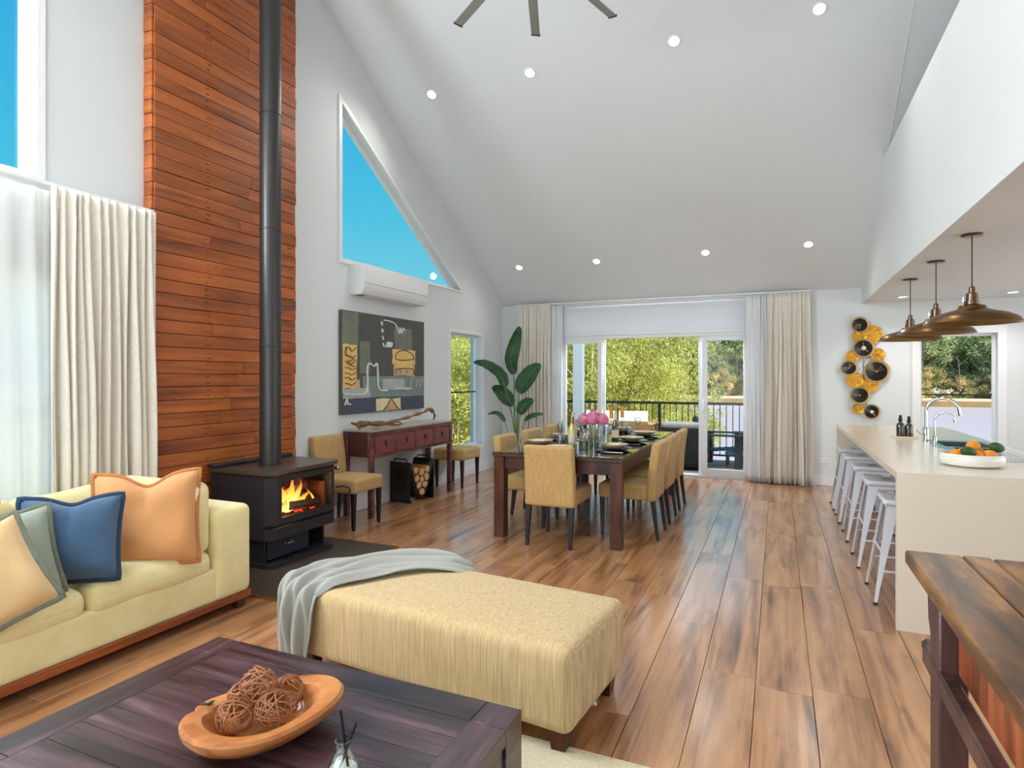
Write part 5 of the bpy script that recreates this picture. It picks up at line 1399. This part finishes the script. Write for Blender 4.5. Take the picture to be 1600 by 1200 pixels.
# ------------------------------------------------------------------ metal bar stools
def make_stool(label):
    t = thing('bar_stool', label, 'bar stool', (0, 0, 0), 0, 'white metal bar stools under the island')
    b = MB(); b.rbox((0, 0, .645), (.31, .31, .035), .014, 4, lambda q, h: (q[0], q[1], q[2] - .006 * (1 - min(1, (q[0] / h[0]) ** 2)) * (1 - min(1, (q[1] / h[1]) ** 2)) * (q[2] > 0)))
    part('seat', b, 'stoolmetal', t)
    b = MB(); b.box(-.13, .13, -.13, .13, .59, .64, .01); part('seat_skirt', b, 'stoolmetal', t)
    b = MB()
    b.box(-.03, .03, -.011, .011, .6635, .6655, .001); part('grip_slot', b, 'dark', t)
    for sx in (-1, 1):
        for sy in (-1, 1):
            b = MB(); n = 8; vs = []; fs = []
            for i in range(n + 1):
                f = i / n; z = .655 - .645 * f; o = .125 + .09 * f; w = .052 * (1 - f) ** 1.2 + .016; th = .006 + .006 * f
                x, y = sx * o, sy * o
                # L-shaped pressed leg: corner outward, two flanges inward
                vs += [(x, y, z), (x - sx * w, y, z), (x - sx * w, y - sy * th, z), (x - sx * th, y - sy * th, z), (x - sx * th, y - sy * w, z), (x, y - sy * w, z)]
            for i in range(n):
                for k in range(6): fs.append((i * 6 + k, i * 6 + (k + 1) % 6, (i + 1) * 6 + (k + 1) % 6, (i + 1) * 6 + k))
            fs.append(tuple(range(6))); fs.append(tuple(n * 6 + k for k in range(6))); b.add(vs, fs)
            lg_ = part('leg', b, 'stoolmetal', t)
            b = MB(); b.box(sx * .208 - .012, sx * .208 + .012, sy * .208 - .012, sy * .208 + .012, 0, .014, .003); part('rubber_foot', b, 'rubber', lg_)
    for s in (-1, 1):
        b = MB(); b.tube([(-.185, s * .182, .21), (.185, s * .182, .21)], .007, 8); part('cross_brace', b, 'stoolmetal', t)
        b = MB(); b.tube([(s * .168, -.165, .33), (s * .168, .165, .33)], .007, 8); part('cross_brace', b, 'stoolmetal', t)
    return t
sy_ = [4.665, 5.455, 6.26, 7.0, 7.65]
wds = ['nearest the camera', 'second from the near end', 'middle one of five', 'fourth from the near end', 'farthest, by the far wall']
s0 = make_stool('white metal bar stool under the island overhang, ' + wds[0]); s0.location = (.78, sy_[0], 0)
for y, w in list(zip(sy_, wds))[1:]: dup(s0, (.77, y, 0), label='white metal bar stool under the island overhang, ' + w)

# ------------------------------------------------------------------ pendants
def pendant(label, loc):
    t = thing('pendant_light', label, 'pendant light', loc, 0, 'bronze pendant lights over the island')
    b = MB(); b.lathe([(0, 0), (.062, 0), (.064, -.008), (.055, -.018), (0, -.02)], seg=28); part('ceiling_canopy', b, 'copper', t)
    b = MB(); b.tube([(0, 0, -.018), (0, 0, -.36)], .004, 8); part('cord', b, 'cord', t)
    b = MB(); b.lathe([(.006, -.35), (.018, -.36), (.020, -.395), (.034, -.402), (.036, -.45), (.044, -.453), (.044, -.475), (.03, -.48)], seg=24); part('socket', b, 'copper', t)
    b = MB(); b.tube([(-.045, 0, -.44), (-.048, 0, -.425), (-.048, 0, -.46)], .004, 6); part('side_screw', b, 'steel', t)
    pr = [(.03, -.475), (.075, -.485), (.082, -.505), (.125, -.520), (.20, -.540), (.255, -.57), (.268, -.592), (.274, -.597), (.276, -.603), (.268, -.601), (.25, -.578), (.195, -.548), (.12, -.527), (.07, -.51), (.03, -.49)]
    b = MB(); b.lathe(pr, seg=48); part('shade', b, 'brass', t)
    b = MB(); b.sphere((0, 0, -.53), .028, 14, 10); part('bulb', b, 'lampon', t)
    light('lamp_light', 'POINT', (0, 0, -.585), 3, (1, .9, .75), .04, parent=t)
    return t
pendant('bronze dome pendant over the island, nearest and largest in view', (1.203, 4.98, 2.42))
pendant('bronze dome pendant over the island, middle of the three', (1.207, 6.01, 2.42))
pendant('bronze dome pendant over the island, farthest of the three', (1.195, 7.0, 2.42))

# ------------------------------------------------------------------ disc wall art
wa = thing('disc_wall_art', 'wall sculpture of overlapping gold and black discs left of the kitchen window', 'wall art', (1.03, YF, 1.57))
discs = [(.986, 2.14, .103, 1), (1.129, 2.01, .119, 0), (.975, 1.985, .085, 0), (1.026, 1.834, .126, 1), (.900, 1.723, .081, 0), (1.191, 1.746, .082, 0), (.860, 1.577, .100, 1), (1.172, 1.529, .150, 1), (.925, 1.417, .100, 0), (1.100, 1.351, .100, 0), (.985, 1.218, .115, 1), (.96, 1.039, .069, 0), (1.118, 1.005, .098, 1)]
for k, (x, z, r, blk) in enumerate(discs):
    dz = .02 + (.03 if blk else .012) + .003 * (k % 3)
    t = wa; X, Z = x - 1.03, z - 1.57
    b = MB(); b.lathe([(0, .0), (r * .9, .0), (r, .006), (r, .009), (r * .88, .006), (0, .012)], seg=36)
    d = part('disc', b, 'goldleaf' if not blk else 'gold', wa, (X, -dz, Z), (H90, 0, 0), label='gold leaf disc' if not blk else 'gold rimmed disc')
    if blk:
        b = MB(); b.lathe([(0, .016), (r * .80, .010), (r * .82, .005), (0, .005)], seg=36); bd = part('dark_face', b, 'blackdisc', d)
        b = MB(); b.sphere((0, 0, .018), r * (.22 if k in (3, 12) else .07), 12, 6, (1, 1, .3)); part('centre_boss', b, 'napkin' if k != 12 else 'plastic', d)
        for q in range(3):
            a = R.uniform(0, 6.28); b = MB(); b.tube([(r * .15 * math.cos(a), r * .15 * math.sin(a), .0165), (r * .6 * math.cos(a), r * .6 * math.sin(a), .0135)], .0025, 5); part('gilt_streak', b, 'goldleaf', d)
    else:
        for q in range(12):
            a = q * pi / 6 + .2; b = MB(); b.tube([(r * .12 * math.cos(a), r * .12 * math.sin(a), .012), (r * .85 * math.cos(a), r * .85 * math.sin(a), .0075)], .003, 5); part('pressed_rib', b, 'goldleaf', d)
b = MB(); b.tube([(-.05, -.012, .55), (0, -.012, .2), (.0, -.012, -.2), (.05, -.012, -.55)], .005, 6); part('wire_frame', b, 'gold', wa)

# ------------------------------------------------------------------ antique workbench at right
wbn = thing('timber_workbench', 'worn antique timber workbench at the lower right corner', 'workbench', (.80, 1.45, 0))
# local: top x -.415..+.50 ; y -.75..+.90
edges_ = [-.415, -.26, -.18, -.02, .16, .33, .50]
for a, c in zip(edges_, edges_[1:]):
    b = MB(); n = 20; dz = R.uniform(-.0015, .0015)
    b.box(a + .0007, c - .0007, -.75, .90 + R.uniform(-.006, .004), .835 + dz, .88 + dz, .006); part('top_board', b, 'wbtop', wbn)
for x in (-.345, .43):
    for y in (.66, -.55):
        b = MB(); b.box(x - .035, x + .035, y - .055, y + .055, 0, .835, .005); part('leg', b, 'wbleg', wbn)
b = MB(); b.prism([(.72, .835), (.88, .835), (.86, .80), (.80, .77), (.79, .70), (.76, .66), (.715, .64)], -.37, -.32, 'X'); part('bracket', b, 'wbleg', wbn)
b = MB(); b.box(-.385, -.34, -.60, .80, .555, .615, .008); part('side_rail', b, 'wbleg', wbn)
b = MB(); b.box(-.37, -.33, .80, .90, .56, .60, .012); part('rail_end', b, 'wbleg', wbn)
b = MB(); b.box(-.335, -.315, -.50, .60, .615, .835, .002); part('side_panel', b, 'wbpanel', wbn, label='red-orange pine side panel')
b = MB(); b.box(-.30, .39, .65, .67, .62, .835, .002); part('end_panel', b, 'wbleg', wbn)
b = MB(); b.box(-.30, .39, .635, .685, .20, .26, .004); part('stretcher', b, 'wbleg', wbn)

# ------------------------------------------------------------------ outside: deck and railing
m_ = MB(); m_.box(-5.2, 1.2, YF + .15, 11.35, -.2, -.045); dk = struct('deck_floor', m_, 'dark')
y = YF + .155; k = 0
dbm = MB(); dbm.box(-3.0, 3.0, -.0675, .0675, -.022, 0, .003); dbm = dbm.mesh('deck_board', M['deck'])
while y + .135 < 11.36:
    link('deck_board', dbm, dk, (-1.9, y + .0675, -.022)); y += .14
rl = thing('balcony_railing', 'black metal balcony railing with thin balusters beyond the sliding doors', 'railing', (-.8, 11.25, -.022))
b = MB(); b.box(-4.35, 1.9, -.03, .03, .985, 1.03, .006); part('top_rail', b, 'blackmetal', rl)
b = MB(); b.box(-4.35, 1.9, -.018, .018, .08, .11, .003); part('bottom_rail', b, 'blackmetal', rl)
for x in (-4.3, -2.72, -1.19, .38, 1.87):
    b = MB(); b.box(x - .028, x + .028, -.028, .028, 0, .985, .003); part('post', b, 'blackmetal', rl)
bal = MB(); bal.lathe([(.0075, .11), (.0075, .985)], seg=6); bal = bal.mesh('baluster', M['blackmetal'])
for k in range(57): link('baluster', bal, rl, (-4.24 + k * .108, 0, 0))
t = thing('verandah_post', 'blue-grey square verandah post seen through the left sliding panel', 'post', (-3.50, 11.1, -.022))
b = MB(); b.box(-.10, .10, -.06, .06, 0, 3.0, .004); part('shaft', b, 'greypost', t); b = MB(); b.box(-.135, .135, -.075, .075, 0, .12, .004); part('base_block', b, 'greypost', t)
# weatherboard return outside the left window
t = thing('weatherboard_return', 'blue-grey weatherboard wall edge outside the left wall window', 'outside wall', (-4.49, 8.85, -.9))
for k in range(22):
    b = MB(); b.prism([(-.06, 0), (.05, 0), (.065, .17), (-.06, .17)], -.14, .14, 'X'); o = part('board', b, 'bluewall', t, (0, 0, k * .175)); 
# outdoor furniture
ws_ = thing('wicker_sofa', 'black wicker outdoor sofa with grey cushion on the deck', 'outdoor sofa', (-1.40, 10.2, -.022)); ws_.scale = (.68, 1, .93)
b = MB(); b.rbox((0, 0, .20), (.95, .75, .30), .03, 6); part('seat_base', b, 'wicker', ws_)
b = MB(); b.box(-.47, .47, -.39, -.31, .10, .74, .02); part('backrest', b, 'wicker', ws_)
for s in (-1, 1): b = MB(); b.rbox((s * .45, 0, .36), (.10, .75, .5), .03, 5); part('arm', b, 'wicker', ws_)
b = MB(); b.rbox((0, -.29, .74), (.88, .18, .16), .06, 6); part('back_cushion', b, 'greycush', ws_)
b = MB(); b.rbox((0, .05, .41), (.8, .6, .12), .05, 6); part('seat_cushion', b, 'greycush', ws_)
b = MB()
for i in range(14):
    for j in range(10): b.box(-.44 + i * .065, -.40 + i * .065, -.396, -.39, .14 + j * .06, .17 + j * .06)
part('weave', b, 'dark', ws_, kind='stuff')
def adir(label, loc, rz):
    t = thing('deck_chair', label, 'deck chair', loc, rz, 'dark slatted deck chairs')
    for k in range(5):
        b = MB(); x = -.2 + k * .1; b.xf = Matrix.Rotation(-.35, 4, 'X'); b.box(x - .042, x + .042, -.01, .01, .0, .62 - .03 * abs(k - 2), .004); b.xf = None; part('back_slat', b, 'tealpaint', t, (0, .25, .25))
    for k in range(5):
        b = MB(); b.box(-.25, .25, -.30 + k * .11, -.21 + k * .11, .30 - k * .012, .32 - k * .012, .004); part('seat_slat', b, 'tealpaint', t)
    for s in (-1, 1):
        b = MB(); b.box(s * .32 - .06, s * .32 + .06, -.35, .42, .52, .545, .006); part('arm', b, 'tealpaint', t)
        b = MB(); b.box(s * .30 - .03, s * .30 + .03, -.33, -.24, 0, .52, .004); part('leg', b, 'tealpaint', t)
        b = MB(); b.box(s * .30 - .03, s * .30 + .03, .22, .31, 0, .52, .004); part('leg', b, 'tealpaint', t)
    return t
a1 = adir('dark teal slatted deck chair seen left in the right sliding panel', (-.84, 10.62, -.022), H90 - .1)
a2 = dup(a1, (-.32, 10.75, -.022), -H90 + .1, 'dark slatted deck chair seen right in the right sliding panel')
t = thing('low_side_table', 'low table with sky blue cover between the dark deck chairs', 'outdoor table', (-.60, 10.75, -.022))
b = MB(); b.box(-.2, .2, -.16, .16, .19, .24, .01); part('blue_cover', b, 'bluecloth', t)
for sx in (-1, 1):
    for sy in (-1, 1): b = MB(); b.box(sx * .17 - .02, sx * .17 + .02, sy * .13 - .02, sy * .13 + .02, 0, .19); part('leg', b, 'blackmetal', t)
def outchair(label, loc, rz):
    t = thing('outdoor_chair', label, 'outdoor chair', loc, rz, 'white sling chairs on the deck')
    b = MB(); b.box(-.25, .25, -.24, .24, .43, .45, .008); part('seat', b, 'whiteout', t)
    b = MB(); b.box(-.25, .25, .22, .245, .50, .86, .008); part('backrest', b, 'whiteout', t)
    for sx in (-1, 1):
        for sy in (-1, 1): b = MB(); b.box(sx * .25 - .015, sx * .25 + .015, sy * .23 - .015, sy * .23 + .015, 0, .86 if sy > 0 else .62, .003); part('leg', b, 'alum', t)
        b = MB(); b.box(sx * .25 - .025, sx * .25 + .025, -.25, .24, .62, .645, .004); part('armrest', b, 'teak', t)
    return t
oc = outchair('white sling outdoor chair right of the tall candles beyond the door', (-2.42, 10.75, -.022), 0)
dup(oc, (-3.0, 10.70, -.022), .1, 'white sling outdoor chair left of the tall candles beyond the door')
t = thing('outdoor_table', 'teak slatted outdoor table on the deck beyond the dining table', 'outdoor table', (-2.45, 10.0, -.022))
for k in range(7): b = MB(); b.box(-.62, .62, -.33 + k * .095, -.245 + k * .095, .70, .725, .003); part('slat', b, 'teak', t)
for sx in (-1, 1):
    for sy in (-1, 1): b = MB(); b.box(sx * .57 - .03, sx * .57 + .03, sy * .28 - .03, sy * .28 + .03, 0, .70, .003); part('leg', b, 'teak', t)

# ------------------------------------------------------------------ landscape
GZ = -1.6
b = MB(); b.prism([(-900, -300), (-4.4, -300), (-4.4, 9.3), (-7, 16), (-14, 26), (-60, 60), (-900, 500)], GZ - .5, GZ, 'Z')
struct('ground_field', b, 'grassdry')
b = MB(); b.prism([(-40, 9.3), (-1.5, 9.3), (-1.6, 14), (-3.5, 26), (-40, 40)], GZ - 1, GZ - .02, 'Z'); struct('ground_lawn', b, 'grass')
b = MB(); b.prism([(-300, 9.5), (400, 9.5), (400, 116), (-300, 108)], -4, -3.0, 'Z'); struct('river', b, 'river')
b = MB(); b.prism([(-300, 106), (400, 114), (400, 118), (-300, 110)], -4, -2.2, 'Z'); struct('river_bank', b, 'bankmud')
b = MB(); b.prism([(-300, 109), (400, 117), (400, 600), (-300, 600)], -4, -1.9, 'Z'); struct('far_bank_ground', b, 'grassdry')
def ridge(name, pts, h0, m, seed, n=80, depth=60):
    r_ = random.Random(seed); ph = [r_.uniform(0, 6) for _ in range(5)]
    A, B = Vector(pts[0]), Vector(pts[1]); d = (B - A); nrm = Vector((-d.y, d.x)).normalized()
    def fn(u, v):
        p = A + d * u; s = math.sin(pi * v)
        h = h0 * s * (.7 + .16 * math.sin(9 * u + ph[0]) + .1 * math.sin(21 * u + ph[1]) + .05 * math.sin(47 * u + ph[2])) + .6 * math.sin(150 * u + v * 30)
        q = p + nrm * depth * (v - .5); return (q.x, q.y, GZ - 1 + h)
    b = MB(); b.grid(fn, n, 14); return struct(name, b, m)
ridge('hill_left', ((-420, -200), (-420, 420)), 34, 'hill', 1, depth=220)
ridge('hill_far', ((-260, 300), (420, 330)), 40, 'hill2', 2, depth=160)

# trees: shared foliage and trunk meshes, one object per tree
def crown_mesh(name, m, seed, n, rx, rz, leafw, leafl, droop, clusters):
    r_ = random.Random(seed); b = MB(); cl = []
    for _ in range(clusters):
        a = r_.uniform(0, 6.28); q = math.sqrt(r_.random()); z = r_.uniform(-1, 1); k = math.sqrt(max(0, 1 - z * z * .85))
        cl.append((q * rx * k * math.cos(a), q * rx * k * math.sin(a), z * rz, r_.uniform(.16, .34) * rx))
    for i in range(n):
        c = cl[i % clusters]; d = Vector((r_.gauss(0, 1), r_.gauss(0, 1), r_.gauss(0, .8))).normalized() * c[3] * r_.uniform(.2, 1.0)
        p = Vector(c[:3]) + d
        t_ = Vector((r_.gauss(0, 1), r_.gauss(0, 1), -droop + r_.gauss(0, .6))).normalized(); u = t_.orthogonal().normalized(); u = (Matrix.Rotation(r_.uniform(0, 6.28), 3, t_) @ u)
        L = leafl * r_.uniform(.6, 1.4); w = leafw * r_.uniform(.6, 1.3)
        b.add([p, p + t_ * L * .5 + u * w, p + t_ * L, p + t_ * L * .5 - u * w], [(0, 1, 2, 3)])
    me = b.mesh(name, m, sharp=0, recalc=False); return me
def trunk_mesh(name, seed, h, r, spread):
    r_ = random.Random(seed); b = MB()
    main = [(0, 0, 0), (r_.uniform(-.2, .2), r_.uniform(-.2, .2), h * .35), (r_.uniform(-.3, .3), r_.uniform(-.3, .3), h * .7), (r_.uniform(-.3, .3), r_.uniform(-.3, .3), h)]
    b.tube([interp(main, i / 10) for i in range(11)], [r * (1 - .8 * i / 10) for i in range(11)], 7)
    for k in range(7):
        t_ = r_.uniform(.3, .85); p = interp(main, t_); a = r_.uniform(0, 6.28); L = spread * r_.uniform(.5, 1)
        b.tube([p, p + Vector((math.cos(a) * L * .5, math.sin(a) * L * .5, L * .35)), p + Vector((math.cos(a) * L, math.sin(a) * L, L * .8))], [r * .35, r * .22, r * .06], 5)
    return b.mesh(name, M['farbark'] if h > 8 else M['trunk'])
cy_ = [crown_mesh('foliage', M['f_yellow'], s, 10000, 1.75, 2.5, .020, .14, .8, 150) for s in (1, 2, 3)]
cg_ = [crown_mesh('foliage', M['f_green'], s, 9000, 4.2, 4.6, .12, .42, .3, 70) for s in (4, 5)]
cb_ = [crown_mesh('foliage', M['f_brown'], s, 7000, 3.2, 2.8, .09, .32, .2, 50) for s in (6, 7)]
tr_ = [trunk_mesh('trunk', s, 5.6, .11, 1.4) for s in (1, 2)]; trb = trunk_mesh('trunk', 3, 10, .28, 3.5)
def tree(label, group, x, y, z0, crown, cz, tm, s, sz=1.):
    t = thing('riverside_tree', label, 'tree', (x, y, z0), R.uniform(0, 6.28), group)
    c = link('foliage', crown, t, (0, 0, cz * s * sz), (0, 0, R.uniform(0, 6)), (s, s, s * sz)); link('trunk', tm, t, (0, 0, 0), (0, 0, 0), (s, s, s))
    return t
for k in range(34):
    f = (k % 17) / 16; row = k // 17
    ang = math.radians(99.5 + 27 * f + (1.0 if row else 0))      # bearing from the room
    dist = (19.5 if row == 0 else 25) + R.uniform(-1.5, 1.5)
    x, y = dist * math.cos(ang) , dist * math.sin(ang)
    s = R.uniform(.90, 1.02) * (1. if row == 0 else 1.12) * (1 - .1 * f)
    tree('yellow-green feathery tree in the dense stand just beyond the balcony', 'yellow-green trees beyond the balcony', x, y, GZ - 1.2, cy_[k % 3], 3.5, tr_[k % 2], s)
for k in range(18):     # low bushes in the stand, their crowns near the ground
    f = k / 17; ang = math.radians(99 + 28 * f); dist = 18.5 + R.uniform(-1, 4)
    tree('low yellow-green bush under the stand beyond the balcony', 'yellow-green bushes beyond the balcony', dist * math.cos(ang), dist * math.sin(ang), GZ - 1.2, cy_[(k + 1) % 3], 1.5, tr_[k % 2], .55)
for k in range(34):
    x = -30 + k * 3.4 + R.uniform(-1, 1); y = 122 + R.uniform(-1, 6)
    if k % 2: tree('grey-green tree in the dense row on the far river bank', 'green trees on the far river bank', x, y, -2, cg_[k % 2], 6.2, trb, R.uniform(1.0, 1.35))
    else: tree('green spreading tree in the dense row on the far river bank', 'green trees on the far river bank', x, y + 5, -2, cg_[k % 2], 7.5, trb, R.uniform(1.2, 1.5))
for k in range(30):
    x = -24 + k * 3.6 + R.uniform(-1, 1); y = 118 + R.uniform(0, 1.5)
    tree('low olive-brown shrub along the waterline of the far river bank', 'shrubs on the far river bank', x, y, -2.2, cb_[k % 2], 2.2, trb, R.uniform(.7, 1.1))
for k in range(3):
    tree('small dry tree far out in the pale field, %s from the water tank' % ('first', 'second', 'third')[k], 'trees in the pale field', -95 + R.uniform(-25, 20), 48 + k * 12, GZ, cb_[k % 2], 4, trb, R.uniform(.8, 1.2))
t = thing('water_tank', 'small white water tank far out in the pale field', 'water tank', (-84, 36, GZ))
b = MB(); b.lathe([(0, 0), (1.6, 0), (1.6, 2.2), (0, 2.7)], seg=24); part('tank_body', b, 'plastic', t); b = MB(); b.lathe([(.3, 2.65), (.3, 2.85), (0, 2.9)], seg=12); part('lid', b, 'dark', t)
